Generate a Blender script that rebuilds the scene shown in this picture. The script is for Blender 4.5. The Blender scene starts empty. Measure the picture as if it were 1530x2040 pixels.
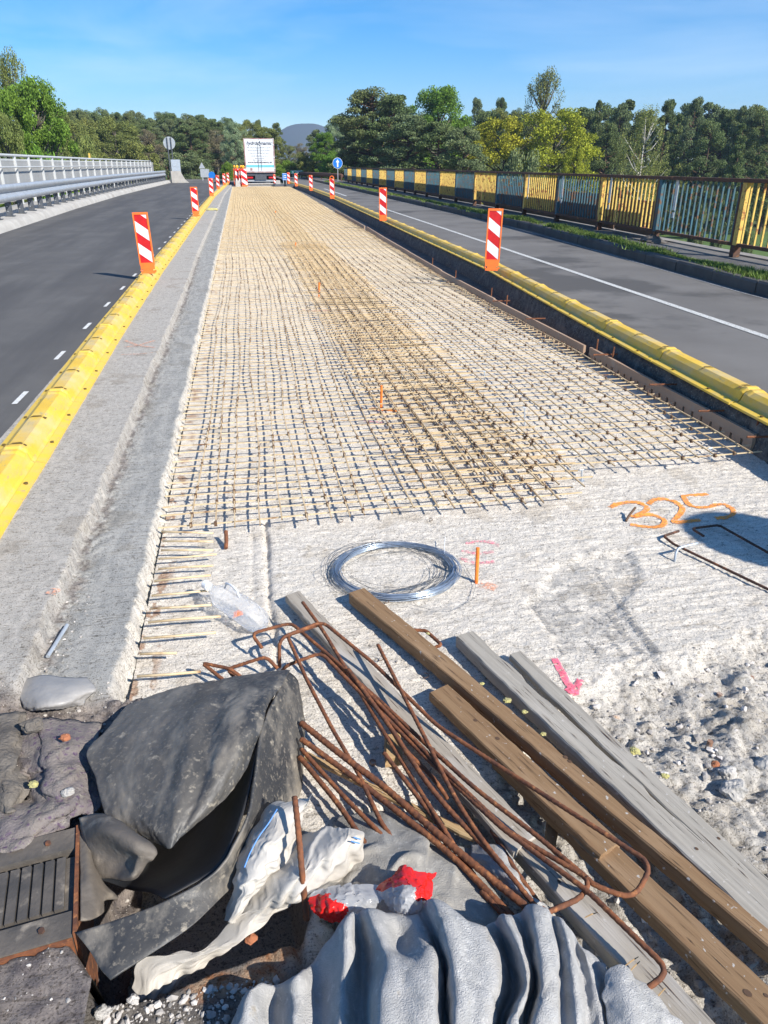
import bpy, math, random
import numpy as np
from math import sin, cos, pi, radians, hypot, atan2
from mathutils import Vector, Matrix
random.seed(7)
SC = bpy.context.scene
COL = SC.collection

# ------------------------------------------------------------------ camera, sky, sun, exposure
EYE = 1.55
FPX = 1473.0                                   # focal length in pixels of the 1530 x 2040 photograph
TH = math.atan((1020-328)/FPX)                 # tilt down
YAW = math.atan(292/(FPX*cos(TH)+692*sin(TH))) # turned a little right of the bridge axis
cam_d = bpy.data.cameras.new('camera'); cam = bpy.data.objects.new('camera', cam_d); COL.objects.link(cam)
cam.location = (0, 0, EYE); cam.rotation_euler = (pi/2-TH, 0, -YAW)
cam_d.sensor_fit = 'VERTICAL'; cam_d.sensor_height = 36; cam_d.lens = 36*FPX/2040
cam_d.clip_start = 0.05; cam_d.clip_end = 20000
SC.camera = cam
SC.render.resolution_x = 768; SC.render.resolution_y = 1024

SUN_EL = radians(36); SH_AZ = radians(131)     # shadows run towards SH_AZ (from +X)
sx, sy = -cos(SH_AZ), -sin(SH_AZ)              # horizontal direction to the sun
w = bpy.data.worlds.new('World'); SC.world = w; w.use_nodes = True
nt = w.node_tree; nt.nodes.clear()
out = nt.nodes.new('ShaderNodeOutputWorld'); bg = nt.nodes.new('ShaderNodeBackground')
sky = nt.nodes.new('ShaderNodeTexSky'); sky.sky_type = 'NISHITA'; sky.sun_disc = False
sky.sun_elevation = SUN_EL; sky.sun_rotation = atan2(sx, sy); sky.air_density = 0.8; sky.dust_density = 0.0; sky.ozone_density = 4.0
tc = nt.nodes.new('ShaderNodeTexCoord'); mp = nt.nodes.new('ShaderNodeMapping'); mp.inputs['Scale'].default_value = (1.2, 1.2, 7)
mp.inputs['Rotation'].default_value = (0.12, 0.1, 0.5); mp.inputs['Location'].default_value = (0.9, 0.35, 0.2)
nz = nt.nodes.new('ShaderNodeTexNoise'); nz.inputs['Scale'].default_value = 1.7; nz.inputs['Detail'].default_value = 7; nz.inputs['Roughness'].default_value = 0.55
nz.inputs['Distortion'].default_value = 0.4
rp = nt.nodes.new('ShaderNodeValToRGB'); rp.color_ramp.elements[0].position = 0.47; rp.color_ramp.elements[1].position = 0.78
rp.color_ramp.elements[1].color = (0.36, 0.36, 0.36, 1)
mx = nt.nodes.new('ShaderNodeMixRGB'); mx.inputs['Color2'].default_value = (7.2, 8.0, 8.8, 1)
L = nt.links.new
L(tc.outputs['Generated'], mp.inputs[0]); L(mp.outputs[0], nz.inputs['Vector']); L(nz.outputs['Fac'], rp.inputs[0])
hs = nt.nodes.new('ShaderNodeHueSaturation'); hs.inputs['Saturation'].default_value = 1.42; hs.inputs['Value'].default_value = 0.98
L(sky.outputs[0], hs.inputs['Color']); L(rp.outputs[0], mx.inputs['Fac']); L(hs.outputs[0], mx.inputs['Color1']); L(mx.outputs[0], bg.inputs['Color'])
bg.inputs['Strength'].default_value = 0.10; L(bg.outputs[0], out.inputs['Surface'])
sun_d = bpy.data.lights.new('sun', 'SUN'); sun = bpy.data.objects.new('sun', sun_d); COL.objects.link(sun)
sun_d.energy = 4.6; sun_d.angle = radians(0.5); sun_d.color = (1.0, 0.95, 0.87)
sun.rotation_euler = Vector((sx*cos(SUN_EL), sy*cos(SUN_EL), sin(SUN_EL))).to_track_quat('Z', 'Y').to_euler()
SC.view_settings.view_transform = 'Standard'; SC.view_settings.look = 'None'; SC.view_settings.gamma = 1
SC.view_settings.exposure = 0.77

# ------------------------------------------------------------------ picture measurements -> world
def ray(px, py):
    x = px-765; u = 1020-py
    fw = FPX*cos(TH)+u*sin(TH); up = u*cos(TH)-FPX*sin(TH)
    return (x*cos(YAW)+fw*sin(YAW), -x*sin(YAW)+fw*cos(YAW), up)
def P(px, py, z=0.0):                          # point of height z seen at a pixel
    r = ray(px, py); t = (z-EYE)/r[2]; return Vector((r[0]*t, r[1]*t, z))
def W(px, py, Y):                              # point at distance Y seen at a pixel
    r = ray(px, py); t = Y/r[1]; return Vector((r[0]*t, Y, EYE+r[2]*t))
def lerp_tab(tab, y):
    return float(np.interp(y, [t[0] for t in tab], [t[1] for t in tab]))

# ------------------------------------------------------------------ numpy noise
def _hash(ix, iy, s):
    n = (ix.astype(np.int64)*374761393+iy.astype(np.int64)*668265263+s*982451653) & 0xffffffff
    n = ((n ^ (n >> 13))*1274126177) & 0xffffffff
    return ((n ^ (n >> 16)) & 0xffff)/65535.0
def vn(x, y, s=0):
    x = np.asarray(x, float); y = np.asarray(y, float)
    ix = np.floor(x); iy = np.floor(y); fx = x-ix; fy = y-iy
    fx = fx*fx*(3-2*fx); fy = fy*fy*(3-2*fy)
    a = _hash(ix, iy, s); b = _hash(ix+1, iy, s); c = _hash(ix, iy+1, s); d = _hash(ix+1, iy+1, s)
    return (a*(1-fx)+b*fx)*(1-fy)+(c*(1-fx)+d*fx)*fy
def fbm(x, y, s=0, o=4, g=0.5):
    r = 0; a = 1; t = 0
    for k in range(o):
        r = r+a*(vn(np.asarray(x)*2**k, np.asarray(y)*2**k, s+k*17)-0.5); t += a; a *= g
    return r/t*2
def sstep(a, b, x): 
    t = np.clip((x-a)/(b-a), 0, 1); return t*t*(3-2*t)

# ------------------------------------------------------------------ materials
def new_mat(name):
    m = bpy.data.materials.new(name); m.use_nodes = True
    return m, m.node_tree, m.node_tree.nodes['Principled BSDF']
def mat(name, col, col2=None, scale=5, rough=0.8, bump=0, bscale=50, metal=0, layers=(), stretch=(1,1,1), lo=0.35, hi=0.65, island=0, spec=0.5, bdist=0.01, detail=6, trans=None):
    """base colour varied by noise, then extra layers (colour, scale, lo, hi, stretch); bump from noise"""
    m, t, b = new_mat(name)
    tc = t.nodes.new('ShaderNodeTexCoord')
    def noise(sc, st=(1,1,1), det=detail):
        mp = t.nodes.new('ShaderNodeMapping'); mp.inputs['Scale'].default_value = st
        n = t.nodes.new('ShaderNodeTexNoise'); n.inputs['Scale'].default_value = sc; n.inputs['Detail'].default_value = det
        n.inputs['Roughness'].default_value = 0.6
        t.links.new(tc.outputs['Object'], mp.inputs[0]); t.links.new(mp.outputs[0], n.inputs['Vector']); return n.outputs['Fac']
    def mixc(f, a, c):
        x = t.nodes.new('ShaderNodeMixRGB')
        t.links.new(f, x.inputs[0])
        if isinstance(a, tuple): x.inputs[1].default_value = (*a, 1)
        else: t.links.new(a, x.inputs[1])
        x.inputs[2].default_value = (*c, 1); return x.outputs[0]
    def rng(f, lo, hi):
        r = t.nodes.new('ShaderNodeMapRange'); r.inputs[1].default_value = lo; r.inputs[2].default_value = hi
        t.links.new(f, r.inputs[0]); return r.outputs[0]
    c = col
    if col2 is not None: c = mixc(rng(noise(scale, stretch), lo, hi), c, col2)
    for Ly in layers:
        lc, ls, l0, l1 = Ly[:4]; st = Ly[4] if len(Ly) > 4 else (1,1,1)
        c = mixc(rng(noise(ls, st), l0, l1), c, lc)
    if island:
        g = t.nodes.new('ShaderNodeNewGeometry'); h = t.nodes.new('ShaderNodeHueSaturation')
        oi = t.nodes.new('ShaderNodeObjectInfo')
        r = t.nodes.new('ShaderNodeMapRange'); r.inputs[3].default_value = 1-island; r.inputs[4].default_value = 1+island
        t.links.new(g.outputs['Random Per Island'], r.inputs[0]); t.links.new(r.outputs[0], h.inputs['Value'])
        r2 = t.nodes.new('ShaderNodeMapRange'); r2.inputs[3].default_value = 0.485; r2.inputs[4].default_value = 0.515
        t.links.new(oi.outputs['Random'], r2.inputs[0]); t.links.new(r2.outputs[0], h.inputs['Hue'])
        if isinstance(c, tuple): h.inputs['Color'].default_value = (*c, 1)
        else: t.links.new(c, h.inputs['Color'])
        c = h.outputs[0]
    if isinstance(c, tuple): b.inputs['Base Color'].default_value = (*c, 1)
    else: t.links.new(c, b.inputs['Base Color'])
    b.inputs['Roughness'].default_value = rough; b.inputs['Metallic'].default_value = metal
    b.inputs['Specular IOR Level'].default_value = spec
    if bump:
        bp = t.nodes.new('ShaderNodeBump'); bp.inputs['Strength'].default_value = bump; bp.inputs['Distance'].default_value = bdist
        t.links.new(noise(bscale, stretch if False else (1,1,1), 8), bp.inputs['Height']); t.links.new(bp.outputs[0], b.inputs['Normal'])
    if trans:
        tr = t.nodes.new('ShaderNodeBsdfTranslucent'); mxs = t.nodes.new('ShaderNodeMixShader'); mxs.inputs[0].default_value = trans
        if isinstance(c, tuple): tr.inputs[0].default_value = (*c, 1)
        else: t.links.new(c, tr.inputs[0])
        o = t.nodes['Material Output']; t.links.new(b.outputs[0], mxs.inputs[1]); t.links.new(tr.outputs[0], mxs.inputs[2]); t.links.new(mxs.outputs[0], o.inputs[0])
    return m
def zone_mat(name, base, zones, rough=0.9, bump=0.5, bscale=60, bdist=0.01):
    """base (c1, c2, scale) and zones keyed to the R, G, B of vertex colour 'zone'"""
    m, t, b = new_mat(name); tc = t.nodes.new('ShaderNodeTexCoord')
    at = t.nodes.new('ShaderNodeAttribute'); at.attribute_name = 'zone'; sp = t.nodes.new('ShaderNodeSeparateColor'); t.links.new(at.outputs['Color'], sp.inputs[0])
    def nmix(c1, c2, sc, st=(1,1,1)):
        mp = t.nodes.new('ShaderNodeMapping'); mp.inputs['Scale'].default_value = st
        n = t.nodes.new('ShaderNodeTexNoise'); n.inputs['Scale'].default_value = sc; n.inputs['Detail'].default_value = 9; n.inputs['Roughness'].default_value = 0.68
        r = t.nodes.new('ShaderNodeMapRange'); r.inputs[1].default_value = 0.38; r.inputs[2].default_value = 0.62
        x = t.nodes.new('ShaderNodeMixRGB'); t.links.new(tc.outputs['Object'], mp.inputs[0]); t.links.new(mp.outputs[0], n.inputs['Vector'])
        t.links.new(n.outputs['Fac'], r.inputs[0]); t.links.new(r.outputs[0], x.inputs[0])
        x.inputs[1].default_value = (*c1, 1); x.inputs[2].default_value = (*c2, 1); return x.outputs[0]
    c = nmix(*base)
    for i, z in enumerate(zones):
        if z is None: continue
        x = t.nodes.new('ShaderNodeMixRGB'); t.links.new(sp.outputs[i], x.inputs[0]); t.links.new(c, x.inputs[1]); t.links.new(nmix(*z), x.inputs[2]); c = x.outputs[0]
    for sc_, lo_, dk, st_ in ((210, 0.57, 0.55, (1,1,1)), (75, 0.61, 0.58, (1,1,1)), (34, 0.66, 0.65, (1,1,1)), (60, 0.58, 0.74, (0.16,2.2,1)), (5, 0.58, 0.86, (1,0.8,1))):        # pits, exposed aggregate, scrape streaks and stains
        n = t.nodes.new('ShaderNodeTexNoise'); n.inputs['Scale'].default_value = sc_; n.inputs['Detail'].default_value = 3; mp_ = t.nodes.new('ShaderNodeMapping'); mp_.inputs['Scale'].default_value = st_; t.links.new(tc.outputs['Object'], mp_.inputs[0]); t.links.new(mp_.outputs[0], n.inputs['Vector'])
        r = t.nodes.new('ShaderNodeMapRange'); r.inputs[1].default_value = lo_; r.inputs[2].default_value = lo_+0.05; t.links.new(n.outputs['Fac'], r.inputs[0])
        x = t.nodes.new('ShaderNodeMixRGB'); x.blend_type = 'MULTIPLY'; x.inputs[2].default_value = (dk, dk*0.98, dk*0.95, 1); t.links.new(r.outputs[0], x.inputs[0]); t.links.new(c, x.inputs[1]); c = x.outputs[0]
    t.links.new(c, b.inputs['Base Color']); b.inputs['Roughness'].default_value = rough; b.inputs['Specular IOR Level'].default_value = 0.2
    n = t.nodes.new('ShaderNodeTexNoise'); n.inputs['Scale'].default_value = bscale; n.inputs['Detail'].default_value = 10; n.inputs['Roughness'].default_value = 0.7
    t.links.new(tc.outputs['Object'], n.inputs['Vector'])
    bp = t.nodes.new('ShaderNodeBump'); bp.inputs['Strength'].default_value = bump; bp.inputs['Distance'].default_value = bdist
    t.links.new(n.outputs['Fac'], bp.inputs['Height']); t.links.new(bp.outputs[0], b.inputs['Normal'])
    return m
M = {}
M['deck'] = zone_mat('rough_concrete', ((0.79,0.725,0.63),(0.63,0.575,0.495),22,(0.6,1.8,1)), [((0.56,0.525,0.47),(0.38,0.355,0.32),26), ((0.115,0.105,0.10),(0.22,0.195,0.165),12), ((0.30,0.12,0.05),(0.42,0.30,0.20),40)], bump=0.75, bscale=110, bdist=0.012)
M['shelf'] = zone_mat('old_concrete', ((0.39,0.365,0.325),(0.49,0.455,0.405),28,(1.2,0.6,1)), [((0.31,0.305,0.285),(0.42,0.405,0.37),9,(2,0.5,1)), ((0.66,0.62,0.55),(0.52,0.48,0.42),30), ((0.11,0.095,0.095),(0.27,0.23,0.20),22)], bump=0.7, bscale=140, bdist=0.008)
M['asphalt_new'] = mat('asphalt_new', (0.098,0.094,0.090), (0.130,0.125,0.118), 1.2, 0.85, 0.5, 240, layers=[((0.10,0.097,0.095),160,0.52,0.7),((0.084,0.081,0.079),0.6,0.42,0.6,(3,0.3,1))], bdist=0.004, spec=0.3)
M['asphalt_old'] = mat('asphalt_old', (0.135,0.128,0.120), (0.175,0.167,0.157), 0.9, 0.9, 0.6, 220, layers=[((0.20,0.19,0.18),190,0.55,0.7),((0.095,0.091,0.087),0.35,0.54,0.60)], bdist=0.004, spec=0.25)
M['cut'] = mat('cut_asphalt', (0.07,0.065,0.06), (0.15,0.14,0.125), 20, 0.9, 1.0, 60, layers=[((0.30,0.28,0.25),70,0.56,0.66),((0.20,0.185,0.165),6,0.52,0.66)], bdist=0.02)
M['kerb'] = mat('kerb_concrete', (0.30,0.28,0.255), (0.20,0.185,0.165), 3, 0.9, 0.5, 90, bdist=0.005)
M['parapet'] = mat('parapet_concrete', (0.46,0.44,0.40), (0.36,0.34,0.31), 2.5, 0.9, 0.4, 60, layers=[((0.30,0.27,0.24),1.1,0.58,0.72)], bdist=0.005)
M['walk'] = mat('sidewalk_gravel', (0.20,0.185,0.165), (0.13,0.12,0.11), 4, 0.95, 0.8, 120, bdist=0.01)
M['terrain'] = mat('meadow', (0.07,0.13,0.02), (0.10,0.16,0.03), 0.3, 0.95, 0.5, 8, layers=[((0.05,0.07,0.02),0.05,0.5,0.6)], bdist=0.2)
M['yellow'] = mat('yellow_rubber', (0.76,0.50,0.05), (0.70,0.44,0.045), 6, 0.6, 0.25, 60, layers=[((0.55,0.42,0.19),9,0.46,0.70,(1,0.4,1)),((0.36,0.30,0.18),28,0.60,0.72,(1,0.25,1)),((0.66,0.52,0.26),2.5,0.50,0.75)], bdist=0.004)
M['yellow_flange'] = mat('yellow_flange', (0.68,0.48,0.12), (0.80,0.52,0.03), 8, 0.6, 0.2, 80, layers=[((0.40,0.33,0.20),20,0.58,0.7)], bdist=0.004)
M['slot'] = mat('dark_slot', (0.12,0.08,0.02), rough=0.9)
M['orange'] = mat('orange_plastic', (0.95,0.20,0.03), (0.85,0.17,0.03), 15, 0.5)
M['red'] = mat('reflective_red', (0.62,0.015,0.02), (0.5,0.012,0.015), 10, 0.35)
M['white'] = mat('reflective_white', (0.78,0.80,0.82), (0.7,0.72,0.74), 10, 0.35)
M['lamp'] = mat('amber_lens', (0.95,0.42,0.02), rough=0.2)
M['galv'] = mat('galvanised_steel', (0.50,0.52,0.54), (0.40,0.42,0.44), 8, 0.45, 0.1, 40, metal=0.35, bdist=0.003)
M['galv_post'] = mat('painted_rail_steel', (0.52,0.53,0.53), (0.45,0.46,0.46), 5, 0.5)
M['mesh_panel'] = mat('grey_panel', (0.36,0.36,0.35), (0.32,0.32,0.31), 1.5, 0.6, metal=0.1)
M['dark_steel'] = mat('dark_steel', (0.10,0.11,0.13), (0.06,0.065,0.07), 10, 0.6)
M['rust'] = mat('rusty_steel', (0.24,0.085,0.032), (0.10,0.04,0.022), 35, 0.85, 0.6, 200, layers=[((0.42,0.17,0.06),60,0.56,0.72)], bdist=0.002)
M['rust_dark'] = mat('rusty_dark_steel', (0.11,0.05,0.03), (0.06,0.032,0.022), 14, 0.85, 0.5, 80, layers=[((0.28,0.10,0.04),22,0.58,0.7)], bdist=0.003)
M['bar_new'] = mat('dusty_rebar', (0.68,0.55,0.35), (0.52,0.39,0.22), 20, 0.85, layers=[((0.22,0.11,0.05),9,0.57,0.7),((0.60,0.50,0.34),30,0.58,0.7)])
M['bar_brown'] = mat('brown_rebar', (0.64,0.49,0.29), (0.52,0.37,0.20), 9, 0.85, layers=[((0.44,0.31,0.15),14,0.5,0.66)])
M['bar_long'] = mat('long_rebar', (0.56,0.42,0.25), (0.42,0.29,0.16), 7, 0.85, layers=[((0.64,0.51,0.32),13,0.52,0.64)])
M['tie'] = mat('tie_wire', (0.12,0.065,0.035), rough=0.8)
M['orange_bar'] = mat('orange_sprayed_steel', (0.95,0.26,0.03), (0.80,0.16,0.02), 40, 0.6, layers=[((0.4,0.13,0.05),50,0.62,0.7)])
M['zinc'] = mat('zinc_bar', (0.55,0.60,0.64), (0.42,0.46,0.50), 20, 0.45, metal=0.4)
M['wire'] = mat('steel_wire', (0.52,0.60,0.70), (0.36,0.44,0.54), 10, 0.3, metal=0.7)
M['board'] = mat('formwork_board', (0.47,0.325,0.22), (0.38,0.25,0.165), 3, 0.85, 0.4, 50, stretch=(1,0.2,1), layers=[((0.40,0.30,0.22),7,0.58,0.7)], bdist=0.004)
M['board_dark'] = mat('brown_sheet', (0.17,0.10,0.065), (0.13,0.08,0.05), 2, 0.8)
def wood(name, a, b, c, ang):
    m, t, bs = new_mat(name); tc = t.nodes.new('ShaderNodeTexCoord')
    def nz(sc, st, lo, hi, det=8):
        mp = t.nodes.new('ShaderNodeMapping'); mp.inputs['Scale'].default_value = st
        n = t.nodes.new('ShaderNodeTexNoise'); n.inputs['Scale'].default_value = sc; n.inputs['Detail'].default_value = det; n.inputs['Distortion'].default_value = 0.25
        r = t.nodes.new('ShaderNodeMapRange'); r.inputs[1].default_value = lo; r.inputs[2].default_value = hi
        t.links.new(tc.outputs['Object'], mp.inputs[0]); t.links.new(mp.outputs[0], n.inputs['Vector']); t.links.new(n.outputs['Fac'], r.inputs[0]); return r.outputs[0]
    def mx(f, A, B):
        x = t.nodes.new('ShaderNodeMixRGB'); t.links.new(f, x.inputs[0])
        if isinstance(A, tuple): x.inputs[1].default_value = (*A, 1)
        else: t.links.new(A, x.inputs[1])
        x.inputs[2].default_value = (*B, 1); return x.outputs[0]
    g = nz(70, (1,0.035,1), 0.4, 0.62)
    cc = mx(g, a, b); cc = mx(nz(9, (1,0.3,1), 0.5, 0.7), cc, c); cc = mx(nz(170, (1,0.05,1), 0.60, 0.68), cc, tuple(v*0.45 for v in b))
    cc = mx(nz(5.5, (1,0.5,1), 0.52, 0.60), cc, (0.43,0.395,0.35)) if ang else cc
    cc = mx(nz(60, (1,1,1), 0.66, 0.70), cc, (0.48,0.45,0.41))
    t.links.new(cc, bs.inputs['Base Color']); bs.inputs['Roughness'].default_value = 0.85; bs.inputs['Specular IOR Level'].default_value = 0.25
    bp = t.nodes.new('ShaderNodeBump'); bp.inputs['Strength'].default_value = 0.5; bp.inputs['Distance'].default_value = 0.002
    t.links.new(g, bp.inputs['Height']); t.links.new(bp.outputs[0], bs.inputs['Normal']); return m
M['wood_grey'] = wood('grey_wood', (0.37,0.325,0.265), (0.31,0.27,0.22), (0.42,0.38,0.32), 1)
M['wood_pale'] = wood('weathered_wood', (0.38,0.345,0.29), (0.31,0.28,0.235), (0.43,0.395,0.34), 0)
M['wood_brown'] = wood('brown_wood', (0.27,0.17,0.09), (0.225,0.135,0.07), (0.33,0.22,0.13), 0)
M['wood_light'] = wood('light_wood', (0.46,0.31,0.16), (0.36,0.23,0.11), (0.50,0.38,0.22), 0)
M['foam'] = mat('yellow_foam', (0.55,0.50,0.18), (0.42,0.38,0.18), 40, 0.9, 1, 120)
M['rubber'] = mat('black_rubber', (0.028,0.030,0.034), (0.05,0.05,0.05), 6, 0.5, 0.5, 35, layers=[((0.13,0.117,0.10),2.4,0.44,0.66,(1,0.6,1)),((0.22,0.195,0.16),7.5,0.50,0.66,(1.5,0.7,1)),((0.30,0.265,0.21),34,0.60,0.70),((0.20,0.175,0.14),90,0.56,0.70)], bdist=0.006, spec=0.45)
M['rubber_shade'] = mat('shaded_clean_rubber', (0.018,0.020,0.024), (0.035,0.034,0.033), 6, 0.6, 0.3, 40, bdist=0.004)  # dust-free and darker: shade of the pocket put into the colour
M['rubber2'] = mat('dusty_black_rubber', (0.06,0.055,0.05), (0.16,0.135,0.11), 5, 0.7, 0.5, 50, layers=[((0.28,0.24,0.19),18,0.55,0.7)], bdist=0.006)
M['sack'] = mat('white_woven_sack', (0.62,0.585,0.53), (0.50,0.46,0.40), 9, 0.75, 0.4, 350, layers=[((0.38,0.26,0.14),7,0.64,0.8)], bdist=0.002, trans=0.15)
M['sackline'] = mat('blue_print', (0.12,0.30,0.70), rough=0.7)
M['felt'] = mat('grey_felt', (0.50,0.49,0.475), (0.40,0.395,0.385), 26, 1.0, 1.0, 330, layers=[((0.60,0.585,0.56),60,0.56,0.68),((0.45,0.43,0.40),6,0.52,0.70),((0.40,0.35,0.28),18,0.66,0.76)], bdist=0.006, spec=0.05)
M['felt_shadow'] = mat('shadowed_felt', (0.36,0.34,0.305), (0.27,0.255,0.23), 16, 1.0, 0.9, 300, layers=[((0.42,0.40,0.36),50,0.56,0.68)], bdist=0.004, spec=0.05)  # beige-grey felt, darkened to paint in the shadow it lies in
M['scrap'] = mat('dusty_film', (0.33,0.315,0.295), (0.26,0.25,0.24), 12, 0.45, 0.4, 80, bdist=0.004)
M['felt_dirty'] = mat('dirty_felt', (0.17,0.15,0.155), (0.27,0.235,0.20), 9, 1.0, 1.0, 140, layers=[((0.12,0.08,0.13),60,0.55,0.66),((0.33,0.30,0.26),25,0.6,0.7)], bdist=0.006, spec=0.1)
M['dirt'] = mat('dirt_lump', (0.20,0.175,0.145), (0.12,0.105,0.09), 14, 1, 1, 90, bdist=0.01)
M['stone'] = mat('stone', (0.52,0.485,0.44), (0.34,0.315,0.285), 6, 0.9, 0.6, 60, island=0.45, bdist=0.005)
M['rock'] = mat('broken_concrete', (0.52,0.49,0.45), (0.36,0.34,0.31), 14, 0.9, 0.8, 60, layers=[((0.42,0.25,0.13),9,0.62,0.74)], bdist=0.01)
M['brick'] = mat('brick_bit', (0.35,0.13,0.06), rough=0.9)
M['red_plastic'] = mat('red_film', (0.75,0.02,0.015), (0.6,0.015,0.012), 20, 0.25)
M['white_plastic'] = mat('white_film', (0.75,0.74,0.74), (0.6,0.62,0.65), 12, 0.15, trans=0.2)
M['white_plastic'].node_tree.nodes['Principled BSDF'].inputs['Alpha'].default_value = 0.55
M['blue_ink'] = mat('blue_ink', (0.03,0.10,0.35), rough=0.5)
M['paint_white'] = mat('road_white', (0.72,0.72,0.70), (0.5,0.5,0.48), 30, 0.8)
M['blue_sign'] = mat('blue_sign', (0.01,0.16,0.55), rough=0.4)
M['green_sign'] = mat('green_sign', (0.0,0.22,0.13), rough=0.4)
M['black'] = mat('black_text', (0.02,0.025,0.06), rough=0.6)
M['truck_white'] = mat('truck_white', (0.80,0.82,0.83), (0.74,0.76,0.77), 1.5, 0.35)
M['truck_red'] = mat('truck_frame_red', (0.30,0.10,0.09), (0.45,0.40,0.38), 2, 0.5)
M['aqua'] = mat('aqua_stripe', (0.17,0.52,0.56), rough=0.4)
M['tyre'] = mat('tyre', (0.025,0.024,0.023), rough=0.9)
M['rail_yellow'] = mat('flaking_yellow_paint', (0.76,0.52,0.12), (0.68,0.44,0.10), 6, 0.7, 0.3, 60, layers=[((0.34,0.13,0.04),9,0.54,0.63),((0.13,0.05,0.03),25,0.60,0.68)], bdist=0.003)
M['rail_blue'] = mat('flaking_blue_paint', (0.05,0.15,0.20), (0.06,0.11,0.125), 5, 0.7, 0.3, 60, layers=[((0.17,0.085,0.04),9,0.53,0.62)], bdist=0.003)
M['rail_rust'] = mat('rusty_rail', (0.13,0.055,0.03), (0.08,0.045,0.03), 5, 0.8, 0.4, 40, layers=[((0.38,0.16,0.05),4,0.58,0.72)], bdist=0.004)
M['knot'] = mat('knot', (0.10,0.055,0.03), rough=0.8)
M['bark'] = mat('pine_bark', (0.13,0.075,0.045), (0.08,0.05,0.035), 6, 0.95)
M['bark_grey'] = mat('grey_bark', (0.13,0.11,0.085), (0.08,0.07,0.055), 6, 0.95)
M['bark_birch'] = mat('birch_bark', (0.62,0.58,0.52), (0.35,0.32,0.28), 3, 0.8)
def leafm(n, a, b, tr=0.25): return mat(n, a, b, 0.35, 0.7, island=0.5, trans=tr, spec=0.15, detail=2)
M['l_pine'] = leafm('pine_needles', (0.177,0.213,0.079), (0.122,0.165,0.063), 0.2)
M['l_pine2'] = leafm('blue_pine_needles', (0.201,0.238,0.104), (0.140,0.183,0.085), 0.2)
M['l_bright'] = leafm('bright_leaves', (0.20,0.32,0.045), (0.14,0.24,0.035), 0.35)
M['l_yellow'] = leafm('yellow_green_leaves', (0.42,0.42,0.04), (0.30,0.32,0.035), 0.3)
M['l_olive'] = leafm('olive_leaves', (0.244,0.268,0.073), (0.171,0.201,0.061), 0.25)
M['l_birch'] = leafm('birch_leaves', (0.293,0.317,0.098), (0.220,0.244,0.073), 0.3)
M['l_silver'] = leafm('silver_leaves', (0.329,0.427,0.244), (0.232,0.317,0.171), 0.3)
M['l_brown'] = leafm('bare_twigs', (0.244,0.213,0.116), (0.183,0.165,0.098), 0.1)
M['grass'] = mat('grass_blade', (0.14,0.22,0.035), (0.18,0.23,0.06), 3, 0.8, island=0.4, trans=0.25)
M['hill'] = mat('far_wood', (0.04,0.06,0.045), (0.06,0.07,0.055), 0.004, 1)
def spray(name, c, dens):
    m, t, b = new_mat(name); b.inputs['Base Color'].default_value = (*c, 1); b.inputs['Roughness'].default_value = 0.8
    tc = t.nodes.new('ShaderNodeTexCoord'); n = t.nodes.new('ShaderNodeTexNoise'); n.inputs['Scale'].default_value = 110; n.inputs['Detail'].default_value = 6; n.inputs['Roughness'].default_value = 0.75
    mp = t.nodes.new('ShaderNodeMapping'); mp.inputs['Scale'].default_value = (0.6, 1.2, 1)
    r = t.nodes.new('ShaderNodeMapRange'); r.inputs[1].default_value = dens-0.05; r.inputs[2].default_value = dens+0.05
    t.links.new(tc.outputs['Object'], mp.inputs[0]); t.links.new(mp.outputs[0], n.inputs['Vector']); t.links.new(n.outputs['Fac'], r.inputs[0]); t.links.new(r.outputs[0], b.inputs['Alpha']); return m
M['spray_orange'] = spray('orange_spray', (0.95,0.33,0.06), 0.45)
M['spray_faint'] = spray('faint_orange_spray', (0.85,0.38,0.22), 0.53)
M['spray_pink'] = spray('pink_spray', (0.95,0.16,0.24), 0.47)
M['spray_pink_faint'] = spray('faint_pink_spray', (0.92,0.28,0.33), 0.53)
def plastic():
    m, t, b = new_mat('clear_plastic'); b.inputs['Base Color'].default_value = (0.93,0.96,1,1); b.inputs['Roughness'].default_value = 0.18
    b.inputs['Transmission Weight'].default_value = 0.75; b.inputs['IOR'].default_value = 1.18
    tc = t.nodes.new('ShaderNodeTexCoord'); n = t.nodes.new('ShaderNodeTexNoise'); n.inputs['Scale'].default_value = 90; n.inputs['Detail'].default_value = 4
    t.links.new(tc.outputs['Object'], n.inputs['Vector']); bp = t.nodes.new('ShaderNodeBump'); bp.inputs['Strength'].default_value = 0.5; bp.inputs['Distance'].default_value = 0.003
    t.links.new(n.outputs['Fac'], bp.inputs['Height']); t.links.new(bp.outputs[0], b.inputs['Normal'])
    r = t.nodes.new('ShaderNodeMapRange'); r.inputs[1].default_value = 0.4; r.inputs[2].default_value = 0.6; r.inputs[3].default_value = 0.30; r.inputs[4].default_value = 0.72
    t.links.new(n.outputs['Fac'], r.inputs[0]); t.links.new(r.outputs[0], b.inputs['Alpha'])
    return m
M['plastic'] = plastic()

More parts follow.
